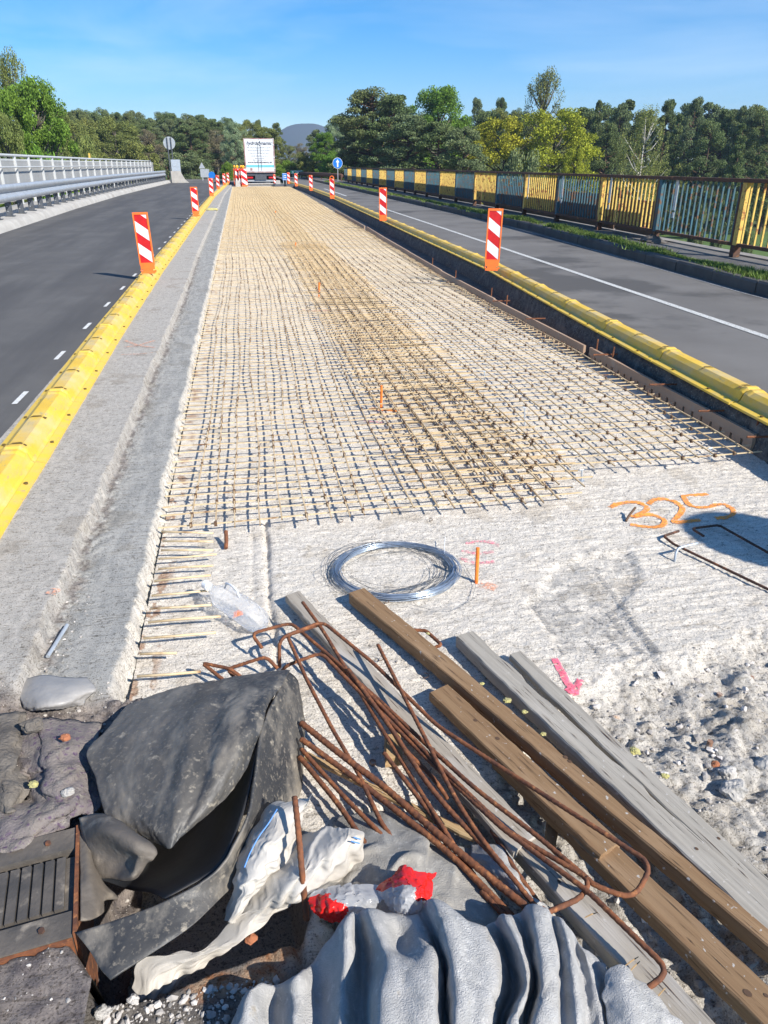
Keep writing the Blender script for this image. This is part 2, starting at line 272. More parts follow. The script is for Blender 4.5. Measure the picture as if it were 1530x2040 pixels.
# ------------------------------------------------------------------ object helpers
def props(o, label=None, cat=None, group=None, kind=None):
    if label: o['label'] = label
    if cat: o['category'] = cat
    if group: o['group'] = group
    if kind: o['kind'] = kind
    return o
def empty(name, loc=(0,0,0), rz=0, label=None, cat=None, group=None):
    o = bpy.data.objects.new(name, None); COL.objects.link(o); o.location = loc; o.rotation_euler = (0,0,rz); o.empty_display_size = 0.1
    return props(o, label, cat, group)
def link(name, me, parent=None, loc=(0,0,0), rz=0):
    o = bpy.data.objects.new(name, me); COL.objects.link(o); o.location = loc; o.rotation_euler = (0,0,rz); o.parent = parent; return o
class MB:
    def __init__(s): s.v = []; s.f = []; s.mi = []; s.n = 0
    def add(s, V, F, mi=0):
        o = s.n; s.v.extend([tuple(v) for v in V]); s.f.extend([tuple(i+o for i in f) for f in F]); s.mi.extend([mi]*len(F)); s.n += len(V)
    def box(s, x0, x1, y0, y1, z0, z1, mi=0, mtx=None):
        V = [Vector((x,y,z)) for z in (z0,z1) for y in (y0,y1) for x in (x0,x1)]
        if mtx: V = [mtx@v for v in V]
        s.add(V, [(0,2,3,1),(4,5,7,6),(0,1,5,4),(2,6,7,3),(0,4,6,2),(1,3,7,5)], mi)
    def tube(s, pts, r, n=8, mi=0, cap=True, rib=None):
        pts = [Vector(p) for p in pts]; rs = r if isinstance(r, (list,tuple)) else [r]*len(pts)
        V = []; up = None
        for i, p in enumerate(pts):
            d = (pts[min(i+1,len(pts)-1)]-pts[max(i-1,0)]).normalized()
            if up is None: a = d.orthogonal().normalized()
            else:
                a = up-d*up.dot(d); a = a.normalized() if a.length > 1e-6 else d.orthogonal().normalized()
            up = a; b = d.cross(a)
            for k in range(n):
                th = 2*pi*k/n; V.append(p+(a*cos(th)+b*sin(th))*rs[i])
        F = [(i*n+k, i*n+(k+1)%n, (i+1)*n+(k+1)%n, (i+1)*n+k) for i in range(len(pts)-1) for k in range(n)]
        if cap: F += [tuple(range(n))[::-1], tuple((len(pts)-1)*n+k for k in range(n))]
        s.add(V, F, mi)
    def prism(s, poly, z0, z1, mi=0, mtx=None):
        n = len(poly); V = [Vector((p[0],p[1],z0)) for p in poly]+[Vector((p[0],p[1],z1)) for p in poly]
        if mtx: V = [mtx@v for v in V]
        s.add(V, [tuple(range(n))[::-1], tuple(range(n,2*n))]+[(i,(i+1)%n,n+(i+1)%n,n+i) for i in range(n)], mi)
    def mesh(s, name, mats, smooth=False):
        me = bpy.data.meshes.new(name); me.from_pydata(s.v, [], s.f)
        for m in (mats if isinstance(mats, (list,tuple)) else [mats]): me.materials.append(M[m] if isinstance(m, str) else m)
        me.polygons.foreach_set('material_index', s.mi)
        if smooth: me.polygons.foreach_set('use_smooth', [True]*len(me.polygons))
        me.update(); return me
    def build(s, name, mats, parent=None, smooth=False, loc=(0,0,0), rz=0): return link(name, s.mesh(name, mats, smooth), parent, loc, rz)
def np_mesh(name, V, F, mats, smooth=True, col=None, mi=None):
    V = np.asarray(V, np.float32).reshape(-1,3); F = np.asarray(F, np.int32); k = F.shape[1]
    me = bpy.data.meshes.new(name); me.vertices.add(len(V)); me.vertices.foreach_set('co', V.ravel())
    me.loops.add(F.size); me.loops.foreach_set('vertex_index', F.ravel()); me.polygons.add(len(F))
    me.polygons.foreach_set('loop_start', np.arange(0, F.size, k, dtype=np.int32)); me.polygons.foreach_set('loop_total', np.full(len(F), k, np.int32))
    me.polygons.foreach_set('use_smooth', np.full(len(F), smooth))
    for m in (mats if isinstance(mats, (list,tuple)) else [mats]): me.materials.append(M[m])
    if mi is not None: me.polygons.foreach_set('material_index', np.asarray(mi, np.int32))
    me.update(calc_edges=True); me.validate()
    if col is not None:
        a = me.color_attributes.new('zone', 'FLOAT_COLOR', 'POINT'); c = np.ones((len(V),4), np.float32); c[:,:3] = col; a.data.foreach_set('color', c.ravel())
    return me
def grid_faces(n, m):
    i = np.arange(n*m).reshape(n, m); return np.stack([i[:-1,:-1], i[:-1,1:], i[1:,1:], i[1:,:-1]], -1).reshape(-1,4)
def cat_rom(A, k):                              # A (n, d) -> upsampled by k along axis 0
    A = np.asarray(A, float); n = len(A); Pd = np.concatenate([[2*A[0]-A[1]], A, [2*A[-1]-A[-2]]])
    o = []
    for i in range(n-1):
        p0, p1, p2, p3 = Pd[i:i+4]
        for j in range(k):
            t = j/k; o.append(0.5*((2*p1)+(-p0+p2)*t+(2*p0-5*p1+4*p2-p3)*t*t+(-p0+3*p1-3*p2+p3)*t**3))
    o.append(A[-1]); return np.array(o)
def patch_pts(ctrl, k1, k2):
    A = np.array([[tuple(P(*c)) if len(c) == 3 else tuple(c[1]) for c in row] for row in ctrl])
    A = cat_rom(A.reshape(len(A), -1), k1).reshape(-1, A.shape[1], 3)
    A = cat_rom(A.transpose(1,0,2).reshape(A.shape[1], -1), k2).reshape(-1, A.shape[0], 3).transpose(1,0,2)
    return A
def disp(A, h):
    du = np.gradient(A, axis=0); dv = np.gradient(A, axis=1); n = np.cross(dv, du); n /= (np.linalg.norm(n, axis=2, keepdims=True)+1e-9)
    n *= np.sign(n[...,2:3].mean()+1e-9) if abs(n[...,2].mean()) > 0.1 else 1
    return A+n*h[...,None]
def relax(A, ex=1.2, ey=1.05, steps=70, bend=0.25, bk=4, grav=0.0004, seed=0, noise=0.004, pin=0.02, it=6, fv=0.11, fu=0.23):
    """buckle a sheet that is longer than its footprint: position-based constraints, resting on its own start surface"""
    rs = np.random.RandomState(seed); n, m = A.shape[:2]; X = A.copy(); Z0 = A[...,2].copy(); Xp = A.copy()
    X[...,2] += noise*(1+fbm(np.arange(m)[None,:]*fu+0*X[...,0], np.arange(n)[:,None]*fv+0*X[...,0], seed, 4)*1.5)
    V = np.zeros_like(X)
    def con(di, dj, rest, k):
        if di >= n or dj >= m: return
        for par in ((0, 1) if k > 0.3 else (0,)):
            a = X[:n-di, :m-dj]; b = X[di:, dj:]; d = b-a; L_ = np.linalg.norm(d, axis=2, keepdims=True)+1e-9
            c = d*((L_-rest)/L_)*(0.25*k); X[:n-di, :m-dj] += c; X[di:, dj:] -= c
    def rl(di, dj, f): return np.linalg.norm(A[di:, dj:]-A[:n-di, :m-dj], axis=2, keepdims=True)*f
    rx, ry = rl(0, 1, ex), rl(1, 0, ey); rd = rl(1, 1, (ex+ey)/2)
    bx, by = rl(0, bk, ex*0.97) if m > bk else None, rl(bk, 0, ey*0.985) if n > bk else None
    for st in range(steps):
        V = (X-Xp)*0.90; Xp = X.copy(); X = X+V; X[...,2] -= grav
        for q in range(it):
            con(0, 1, rx, 1.0); con(1, 0, ry, 1.0); con(1, 1, rd, 0.3)
            if bx is not None: con(0, bk, bx, bend)
            if by is not None: con(bk, 0, by, bend)
            X[...,2] = np.maximum(X[...,2], Z0-0.004)
        X += (A-X)*pin
    return X
def patch(name, ctrl, mats, parent=None, k1=8, k2=8, wr=0.004, wf=14, thick=0.003, seed=0, folds=None, mi=None, rx=None, sub=0):
    A = patch_pts(ctrl, k1, k2); n, m = A.shape[:2]
    if rx: A = relax(A, seed=seed, **rx)
    u, v = np.meshgrid(np.linspace(0,1,m), np.linspace(0,1,n))
    h = fbm(A[...,0]*wf+seed*7, A[...,1]*wf+A[...,2]*wf, seed, 4)*wr
    if folds: h = h+folds(u, v, A)
    A = disp(A, h)
    F = grid_faces(n, m); mm = None
    if mi is not None: mm = mi((u[:-1,:-1]).ravel(), (v[:-1,:-1]).ravel())
    me = np_mesh(name, A, F, mats, True, mi=mm); o = link(name, me, parent)
    if thick:
        s = o.modifiers.new('thickness', 'SOLIDIFY'); s.thickness = thick; s.offset = 0
    if sub:
        q = o.modifiers.new('smooth', 'SUBSURF'); q.levels = sub; q.render_levels = sub
    return o
def copy_part(o, parent): 
    c = o.copy(); COL.objects.link(c); c.parent = parent; return c
def copy_tree(root, label=None, group=None):
    r = root.copy(); COL.objects.link(r)
    for ch in root.children:
        c = copy_part(ch, r)
        for g in ch.children: copy_part(g, c)
    if label: r['label'] = label
    if group: r['group'] = group
    return r

# ------------------------------------------------------------------ setting: bridge, roads, terrain
YE = 62.0                                       # far end of the stripped deck
T_BARR_R = [(0,2.9),(3.8,3.04),(6.3,3.2),(10.6,3.52),(21.3,3.82),(37,4.22),(51,4.35),(66,4.2),(100,4.2)]
T_DECK_R = [(0,2.88),(10.4,2.88),(17.3,3.05),(30,3.35),(48,3.7),(66,3.95),(100,3.95)]
T_KERB_R = [(0,5.75),(7.7,5.81),(17,6.45),(57,6.6),(100,6.8)]
T_RAIL_R = [(0,6.95),(10.3,7.05),(20.4,7.45),(35,7.75),(65,8.15),(100,8.3)]
T_KERB_L = [(0,-5.0),(10,-5.2),(19,-5.4),(30,-5.77),(43,-6.0),(54,-5.95),(80,-5.7)]
T_BARR_L = [(0,-1.22),(3.8,-1.25),(7,-1.30),(11.6,-1.33),(40,-1.33),(66,-0.95),(100,-0.9)]
ZR = 0.13                                       # road surface, both sides
def ribbon(name, tabL, tabR, z, mats, y0, y1, dy=1.0, kind='structure', thick=0.0, zl=None):
    ys = np.arange(y0, y1+1e-6, dy); mb = MB(); V = []; F = []
    for y in ys:
        a = lerp_tab(tabL, y) if isinstance(tabL, list) else tabL; b = lerp_tab(tabR, y) if isinstance(tabR, list) else tabR
        V += [(a, y, z), (b, y, z)]
        if thick: V += [(b, y, z-thick), (a, y, z-thick)]
    k = 4 if thick else 2
    for i in range(len(ys)-1):
        o = i*k; F.append((o, o+1, o+k+1, o+k))
        if thick: F += [(o+1, o+2, o+k+2, o+k+1), (o+3, o, o+k, o+k+3), (o+2, o+3, o+k+3, o+k+2)]
    if thick: F += [(0,3,2,1), tuple(len(V)-4+i for i in (0,1,2,3))]
    mb.add(V, F); o = mb.build(name, mats)
    return props(o, kind=kind)
def off(tab, d): return [(a, b+d) for a, b in tab]
ribbon('road_left', T_KERB_L, off(T_BARR_L, 0.10), ZR, 'asphalt_new', 0.0, 72)
# right road is its own sheet, with a rough cut face towards the stripped deck
def right_cut():
    ys = np.concatenate([np.arange(0.3, 9, 0.02), np.arange(9, 64, 0.12)]); prof = [(0.30, 0.0), (0.18, 0.001), (-0.06, 0.0), (-0.115, -0.012), (-0.13, -0.05), (-0.15, -0.12), (-0.17, -0.20), (-0.19, -0.27)]
    V = np.zeros((len(ys), len(prof), 3))
    for j, (dx, dz) in enumerate(prof):
        r = 0.012 if j > 1 else 0
        rough = fbm(ys*9, np.full(len(ys), j*1.7), 5, 5)
        V[:, j, 0] = np.interp(ys, *zip(*T_BARR_R))+dx+rough*r*2.4; V[:, j, 1] = ys; V[:, j, 2] = 0.185+dz+fbm(ys*14, np.full(len(ys), j*2.3), 9, 4)*r*(1 if j > 2 else 0.3)
    return props(link('cut_asphalt_edge', np_mesh('cut_asphalt_edge', V, grid_faces(len(ys), len(prof)), 'cut', True)), kind='structure')
right_cut()
ribbon('road_right', off(T_BARR_R, 0.20), T_KERB_R, 0.189, 'asphalt_old', 0.0, 110)
# trench beside the deck
ribbon('trench_floor', off(T_DECK_R, -0.02), off(T_BARR_R, -0.10), -0.03, 'cut', 0.3, 63)
# white line and edge line on the right road
def strip(name, pts, w, z, m):
    mb = MB(); V = []
    for i, p in enumerate(pts):
        d = (Vector(pts[min(i+1,len(pts)-1)])-Vector(pts[max(i-1,0)])).normalized(); n = Vector((-d.y, d.x))
        V += [(p[0]-n.x*w/2, p[1]-n.y*w/2, z), (p[0]+n.x*w/2, p[1]+n.y*w/2, z)]
    mb.add(V, [(2*i, 2*i+1, 2*i+3, 2*i+2) for i in range(len(pts)-1)]); return props(mb.build(name, m), kind='structure')
def spray_white(): return spray('worn_white_line', (0.60,0.60,0.57), 0.44)
M['line_worn'] = spray_white(); M['line_faint'] = spray('faint_edge_line', (0.45,0.44,0.42), 0.50)
wl = [(4.30, 3.0), (4.42, 5.7), (4.58, 13.4), (4.70, 20), (4.82, 28)]
strip('road_line', wl, 0.085, 0.194, 'line_worn')
strip('road_line', [(5.0, 38), (5.1, 42), (5.19, 50)], 0.11, 0.194, 'line_worn')
strip('edge_line', [(lerp_tab(T_KERB_R, y)-0.12, y) for y in range(0, 70, 2)], 0.045, 0.194, 'line_faint')
for k in range(30):
    y = 2.55+k*1.24; strip('road_marking', [(-1.555+0.004*k*0, y), (-1.55, y+0.30)], 0.035, ZR+0.004, 'paint_white')
# kerb, verge and walkway on the right
def kerb_right():
    y = 0.0; k = 0; root = None
    V = []; 
    mb = MB()
    while y < 72:
        x0 = lerp_tab(T_KERB_R, y); x1 = lerp_tab(T_KERB_R, y+0.99); j = random.uniform(-0.006, 0.006); t = 0.17
        z0, z1 = 0.10, 0.335+j; a = (x1-x0)
        mb.add([(x0+j,y,z0),(x0+t,y,z0),(x1+t,y+.985,z0),(x1+j,y+.985,z0),(x0+j,y,z1-.025),(x0+t,y,z1),(x1+t,y+.985,z1),(x1+j,y+.985,z1-.025),(x0+j+.025,y,z1),(x1+j+.025,y+.985,z1)],
               [(0,4,7,3)[::-1],(4,8,9,7)[::-1],(8,5,6,9)[::-1],(1,2,6,5)[::-1],(0,1,5,8,4),(3,7,9,6,2)])
        y += 1.0
    return props(mb.build('kerb_right', 'kerb'), kind='structure')
M['kerb_dark'] = mat('shaded_kerb', (0.12,0.11,0.10), (0.075,0.07,0.065), 3, 0.9, 0.6, 90, bdist=0.006)  # kerb darkened all over to paint in the shade of its road face
kr = kerb_right(); kr.data.materials.clear(); kr.data.materials.append(M['kerb_dark'])
ribbon('sidewalk', off(T_KERB_R, 0.17), off(T_RAIL_R, 0.18), 0.325, 'walk', 0.0, 90, thick=0.25)
ribbon('bridge_edge_beam', off(T_RAIL_R, 0.182), off(T_RAIL_R, 0.40), 0.345, 'kerb', 0.0, 72, thick=0.75)
# left parapet ledge with rounded edge
def parapet():
    ys = np.arange(0, 73, 0.25); prof = [(0.02, ZR-0.05), (0.0, ZR), (-0.04, ZR+0.10), (-0.10, ZR+0.17), (-0.20, ZR+0.20), (-1.55, ZR+0.24), (-1.6, ZR+0.2), (-1.6, -0.6)]
    V = np.zeros((len(ys), len(prof), 3))
    for j, (dx, z) in enumerate(prof):
        V[:, j, 0] = np.interp(ys, *zip(*T_KERB_L))+dx+fbm(ys*2, ys*0+j, 3, 3)*(0.012 if j < 5 else 0); V[:, j, 1] = ys; V[:, j, 2] = z
    return props(link('parapet_ledge', np_mesh('parapet_ledge', V, grid_faces(len(ys), len(prof))[:, ::-1], 'parapet', True)), kind='structure')
parapet()
strip('sand_edge', [(lerp_tab(T_KERB_L, y)+0.09, y) for y in range(0, 72, 2)], 0.16, ZR+0.004, spray('sand_dust', (0.42,0.36,0.28), 0.5)) if False else None

# old concrete shelf and gutter on the left of the deck
def y_axis(a, seg):
    ys = [a]
    for end, st in seg:
        while ys[-1] < end: ys.append(ys[-1]+st)
    return np.array(ys)
cav_px = [(165,1650),(240,1560),(430,1500),(560,1560),(600,1640),(625,1760),(600,1840),(440,1900),(300,1960),(190,1975),(130,1880)]
CAV = np.array([tuple(P(a, b, 0.04))[:2] for a, b in cav_px])
def poly_sd(X, Y, poly):                       # signed distance, negative inside
    d = np.full(X.shape, 1e9); ins = np.zeros(X.shape, bool); n = len(poly)
    for i in range(n):
        ax, ay = poly[i]; bx, by = poly[(i+1) % n]; ex, ey = bx-ax, by-ay
        t = np.clip(((X-ax)*ex+(Y-ay)*ey)/(ex*ex+ey*ey), 0, 1); d = np.minimum(d, np.hypot(X-ax-t*ex, Y-ay-t*ey))
        c = ((ay > Y) != (by > Y)); ins ^= c & (X < ex*(Y-ay)/(ey if abs(ey) > 1e-9 else 1e-9)+ax)
    return np.where(ins, -d, d)
JX1 = -0.462; JY0, JY1 = 1.115, 1.41            # slot of the expansion joint
def h_left(X, Y):
    s = -0.775+fbm(Y*5, Y*0, 11, 4)*0.02+np.where(Y > 8, -0.05*sstep(8, 17, Y), 0)+0.25*sstep(40, 64, Y)
    e = -0.505+fbm(Y*6, Y*0+3, 13, 4)*0.020+0.010*fbm(Y*45, Y*0, 14, 3)
    z = 0.135-0.06*sstep(s-0.002+0.006*fbm(X*30, Y*45, 6, 3), s+0.010+0.006*fbm(X*25, Y*30, 4, 3), X)
    z = z+fbm(X*2.5, Y*2.5, 21, 3)*0.004+fbm(X*50, Y*50, 8, 3)*0.0022
    z = z+0.012*sstep(0.0, 0.05, X-s)*(1-sstep(0.05, 0.14, X-s))*fbm(X*60, Y*60, 2, 3)
    z = z-(0.105)*sstep(e, e+0.030+0.015*fbm(Y*30, X*30, 5), X)
    brk = 1-sstep(1.88, 2.02, Y+0.10*fbm(X*7, Y*7, 31, 3)+0.15*(X+0.75))
    lum = 0.06+0.04*fbm(X*9, Y*9, 33, 5)+0.022*np.abs(fbm(X*24, Y*24, 35, 4))+0.014*fbm(X*60, Y*60, 36, 4)+0.03*sstep(-0.5,-0.9,X)
    z = z*(1-brk)+np.maximum(lum, 0.0)*brk
    yj = Y-0.16*(X-JX1); near = 1-sstep(1.105, 1.110, yj)
    z = np.where(near > 0, z*(1-near)+(0.094+0.006*fbm(X*40, Y*40, 41, 4)+0.006*fbm(X*9, Y*9, 42, 3))*near, z)
    jt = (X < JX1+0.01) & (yj > JY0) & (yj < JY1); z = np.where(jt, 0.05, z)
    cav = poly_sd(X, Y, CAV); z = z-0.30*sstep(0.01, -0.05, cav)*(X > -0.5)
    return z, brk*(1-near), e, s, near
xs = np.arange(-1.45, -0.399, 0.0085); ys = y_axis(0.45, [(4.2, 0.0085), (9, 0.022), (20, 0.07), (64, 0.25)])
Y, X = np.meshgrid(ys, xs, indexing='ij'); Z, brk, e, s, near = h_left(X, Y)
zone = np.stack([np.clip(sstep(s, s+0.06, X)*(1-brk), 0, 1)*(X < e), sstep(e-0.004, e+0.012, X+0.008*fbm(X*60, Y*60, 3))*(1-brk), np.clip(np.maximum(np.maximum(brk, near), 0.75*np.exp(-((X-s-0.035)/0.028)**2)*(fbm(X*40, Y*22, 77, 4) > -0.05)*(Y < 14)), 0, 1)], -1).reshape(-1,3)
props(link('concrete_shelf', np_mesh('concrete_shelf', np.stack([X, Y, Z], -1), grid_faces(*X.shape)[:, ::-1], 'shelf', True, zone)), kind='structure')

# stripped deck: rough concrete, fine near the camera
edge_px = [(600,1760),(740,1640),(900,1560),(1010,1480),(1150,1392),(1230,1340),(1300,1322),(1400,1290),(1530,1262),(1800,1180),(2300,1000)]
RUB = np.array([tuple(P(a, b, 0.0))[:2] for a, b in edge_px]+[(6, 0), (0.1, 0), (0.05, 1.2)])
GRV = [(P(528,1050,0), P(556,1400,0), 1.3), (P(500,1050,0), P(515,1300,0), 0.35)]
PATCH = np.array([tuple(P(a, b, 0))[:2] for a, b in [(1050,1200),(1110,1120),(1250,1090),(1280,1140),(1240,1210),(1310,1300),(1200,1310),(1110,1290)]])
CRAT = np.array([tuple(P(a, b, 0))[:2] for a, b in [(1060,1110),(1110,1080),(1240,1090),(1290,1120),(1250,1170),(1130,1160)]])
def h_deck(X, Y):
    far = sstep(4.0, 9.0, Y)
    r = 0.0040*fbm(X*22, Y*36, 51, 4)+0.0034*fbm(X*70, Y*120, 53, 3)+0.004*fbm(X*6, Y*55, 57, 3)*sstep(0.9, 1.5, X)
    r = r*(1-0.35*far)+0.004*fbm(X*1.5, Y*1.5, 55, 3)
    z = r
    for a, b, ga in GRV:
        t = np.clip((Y-b.y)/(a.y-b.y), -0.2, 1.3); gx = b.x+(a.x-b.x)*t+0.01*fbm(Y*6, Y*0, 2, 3); z = z-0.014*ga*(0.6+0.8*vn(Y*14, Y*0, 15))*np.exp(-((X-gx)/(0.008+0.006*vn(Y*20, Y*0, 18)))**2)*(Y < 3.25)
    pd = poly_sd(X, Y, PATCH); z = z-0.012*sstep(0.02, -0.03, pd+0.03*fbm(X*14, Y*14, 61, 4))
    rb = poly_sd(X, Y, RUB)+0.09*fbm(X*8, Y*8, 63, 5); k = sstep(0.03, -0.09, rb)
    rz = -0.055+0.055*fbm(X*7, Y*7, 65, 6, 0.6)+0.034*(0.4-np.abs(fbm(X*14+Y*5, Y*15, 67, 5, 0.6)))+0.014*np.abs(fbm(X*48, Y*48, 68, 4))-0.05*sstep(-0.05, -0.7, rb)*(X < 0.9)
    z = z*(1-k)+rz*k
    z = z+0.012*np.exp(-(rb/0.03)**2)*fbm(X*40, Y*40, 69, 3)
    cav = poly_sd(X, Y, CAV); z = z-0.30*sstep(0.01, -0.05, cav)
    de = np.interp(Y, *zip(*T_DECK_R))+0.015; z = np.where(X > de, -0.07, z)
    return z, k, pd
def deck_part(xs, ys, name):
    Y, X = np.meshgrid(ys, xs, indexing='ij'); Z, k, pd = h_deck(X, Y)
    gravel = sstep(1.12, 1.0, Y+0.3*(X-0.0))*(X < 0.5)*sstep(0.4, 0.2, X)
    rust = sstep(0.07, 0.0, X+0.43)*0.8*(fbm(X*30, Y*14, 71, 3) > 0.22)*(Y > 1.9)
    rr = np.zeros_like(X)
    for px, py in [(520,1950),(430,1960),(560,1890)]:
        c = P(px, py, 0); rr = np.maximum(rr, sstep(0.07, 0.03, np.hypot(X-c.x, (Y-c.y)*1.4)+0.02*fbm(X*30, Y*30, 73, 3)))
    grey = np.maximum(k*0.85, 0.75*sstep(0.02, -0.02, pd+0.05*fbm(X*18, Y*18, 62, 4))*(fbm(X*24, Y*24, 66, 4) > -0.02))
    zone = np.stack([np.clip(grey, 0, 1), gravel, np.clip(np.maximum(rust, rr), 0, 1)], -1).reshape(-1, 3)
    V = np.stack([X, Y, Z], -1)
    return props(link(name, np_mesh(name, V, grid_faces(*X.shape)[:, ::-1], 'deck', True, zone)), kind='structure')
deck_part(np.arange(-0.47, 3.0, 0.0068), y_axis(0.45, [(3.9, 0.0068)]), 'bridge_deck')
ysn = y_axis(3.9, [(9, 0.025), (20, 0.07), (YE, 0.25)]); ysn[0] = y_axis(0.45, [(3.9, 0.0068)])[-1]
deck_part(np.concatenate([np.arange(-0.47, 3.0, 0.03), np.arange(3.0, 4.2, 0.1)]), ysn, 'bridge_deck')
def gh(x, y):                                   # ground height of the deck at a point
    return float(h_deck(np.array([[x]], float), np.array([[y]], float))[0][0, 0])

# terrain: valley under the bridge, embankment and wooded rise beyond
def terr(X, Y):
    z = -5.2+0.5*fbm(X/30, Y/30, 81, 3)
    road = np.exp(-(np.clip(np.abs(X-0.5)-9.5, 0, 99)/5.0)**2)*sstep(60, 74, Y)
    z = z+(5.12-0.0)*road-0.5*0.0
    z = np.where((np.abs(X-0.5) < 9.5) & (Y > 74), -0.08, z)
    z = z+3.5*sstep(105, 190, Y)*(1-road)+2.0*sstep(60, 200, -X)*0
    return z
def axis(lim, st): 
    a = np.concatenate([[-1750,-1200,-800,-400], np.arange(-lim, lim+st, st), [400,800,1200,1750]]); return a
xa = axis(240, 4.0); ya = np.concatenate([[-200,-100], np.arange(-40, 300, 4.0), [400,700,1200,1740]])
Yt, Xt = np.meshgrid(ya, xa, indexing='ij'); Zt = terr(Xt, Yt)
props(link('ground', np_mesh('ground', np.stack([Xt, Yt, Zt], -1), grid_faces(*Xt.shape)[:, ::-1], 'terrain', True)), kind='structure')
ribbon('road_ahead', -6.2, 4.0, -0.02, 'asphalt_old', 62, 110)
ribbon('road_left_ahead', -7.2, -0.8, ZR-0.004, 'asphalt_old', 71.8, 100)
# hill on the horizon
def hill():
    pts = [(480,300),(545,268),(578,250),(612,246),(640,250),(690,272),(740,300)]
    D = 1600; V = []; n = len(pts)
    A = cat_rom(np.array(pts, float), 6)
    rows = []
    for dz, dy in ((1.0, 0), (0.6, -130), (0.25, -260), (-0.06, -400), (0.4, 80)):
        row = []
        for p in A:
            q = W(p[0], p[1], D); row.append((q.x+fbm(p[0]/20, dz*9, 4)*40*abs(dy)/400, q.y+dy, q.z*dz))
        rows.append(row)
    rows = [rows[4]]+rows[:4]
    A = np.array(rows); return props(link('hill', np_mesh('hill', A, grid_faces(*A.shape[:2]), 'hill', True)), kind='structure')
hill()

# ------------------------------------------------------------------ lane dividers (yellow rubber kerb in one-metre pieces)
def divider_seg():
    mb = MB()
    prof = [(-0.15,0.0),(-0.15,0.014),(-0.105,0.022),(-0.10,0.018),(-0.085,0.03),(-0.07,0.07),(-0.035,0.092),(0.035,0.092),(0.07,0.07),(0.085,0.03),(0.10,0.018),(0.105,0.022),(0.15,0.014),(0.15,0.0)]
    n = len(prof); L_ = 1.09; st = [(0,1.0),(0.02,1.13),(0.045,1.13),(0.07,1.0),(0.5,1.0),(1.04,1.0),(1.06,1.08),(L_,1.08)]
    V = []
    for y, s in st:
        for x, z in prof: V.append((x*(1.0 if abs(x) > 0.095 else (0.97+0.03*s)), y, z*(s if z > 0.025 else 1)))
    F = [(i*n+k, (i+1)*n+k, (i+1)*n+k+1, i*n+k+1) for i in range(len(st)-1) for k in range(n-1)]
    mb.add(V, F, 0); mb.mi = [1 if (i % (n-1)) in (0,1,2,10,11,12) else 0 for i in range(len(F))]
    mb.add([V[k] for k in range(n)], [tuple(range(n))], 0)
    # two small moulded slots and bolt heads
    for y0, side in ((0.55, 1), (0.08, -1)):
        c = []
        for a, b in ((-0.058,0),(-0.02,0.022),(0.02,0.02),(0.062,0.002),(0.055,-0.010),(0.02,0.006),(-0.02,0.006),(-0.055,-0.006)): c.append((a*side, y0+b*1.5))
        zt = [0.0935+(0.0015 if abs(q[0]) < 0.04 else -0.007) for q in c]; m = len(c)
        mb.add([(q[0], q[1], z) for q, z in zip(c, zt)], [tuple(range(m))], 2)
    for y0 in (0.3, 0.8):
        for x in (-0.125, 0.125): mb.tube([(x, y0, 0.015), (x, y0, 0.026)], 0.011, 6, 2)
    return mb.mesh('divider_segment', ['yellow', 'yellow_flange', 'slot'])
seg_me = divider_seg()
def divider(name, tab, z, y0, y1, label):
    r = empty(name, (lerp_tab(tab, y0), y0, z), 0, label, 'lane divider')
    y = y0
    while y < y1:
        x0 = lerp_tab(tab, y); x1 = lerp_tab(tab, y+1.1)
        o = link('segment', seg_me, r, (x0-r.location.x, y-y0, random.uniform(0, 0.002)), -atan2(x1-x0, 1.1)); o.scale = (1, 1, 1)
        y += 1.1
divider('lane_divider', T_BARR_L, ZR+0.001, 1.65, 67, 'low yellow rubber lane divider between the new black road and the grey concrete shelf')
divider('lane_divider', T_BARR_R, 0.192, 0.7, 67, 'low yellow rubber lane divider along the cut asphalt beside the old grey road')

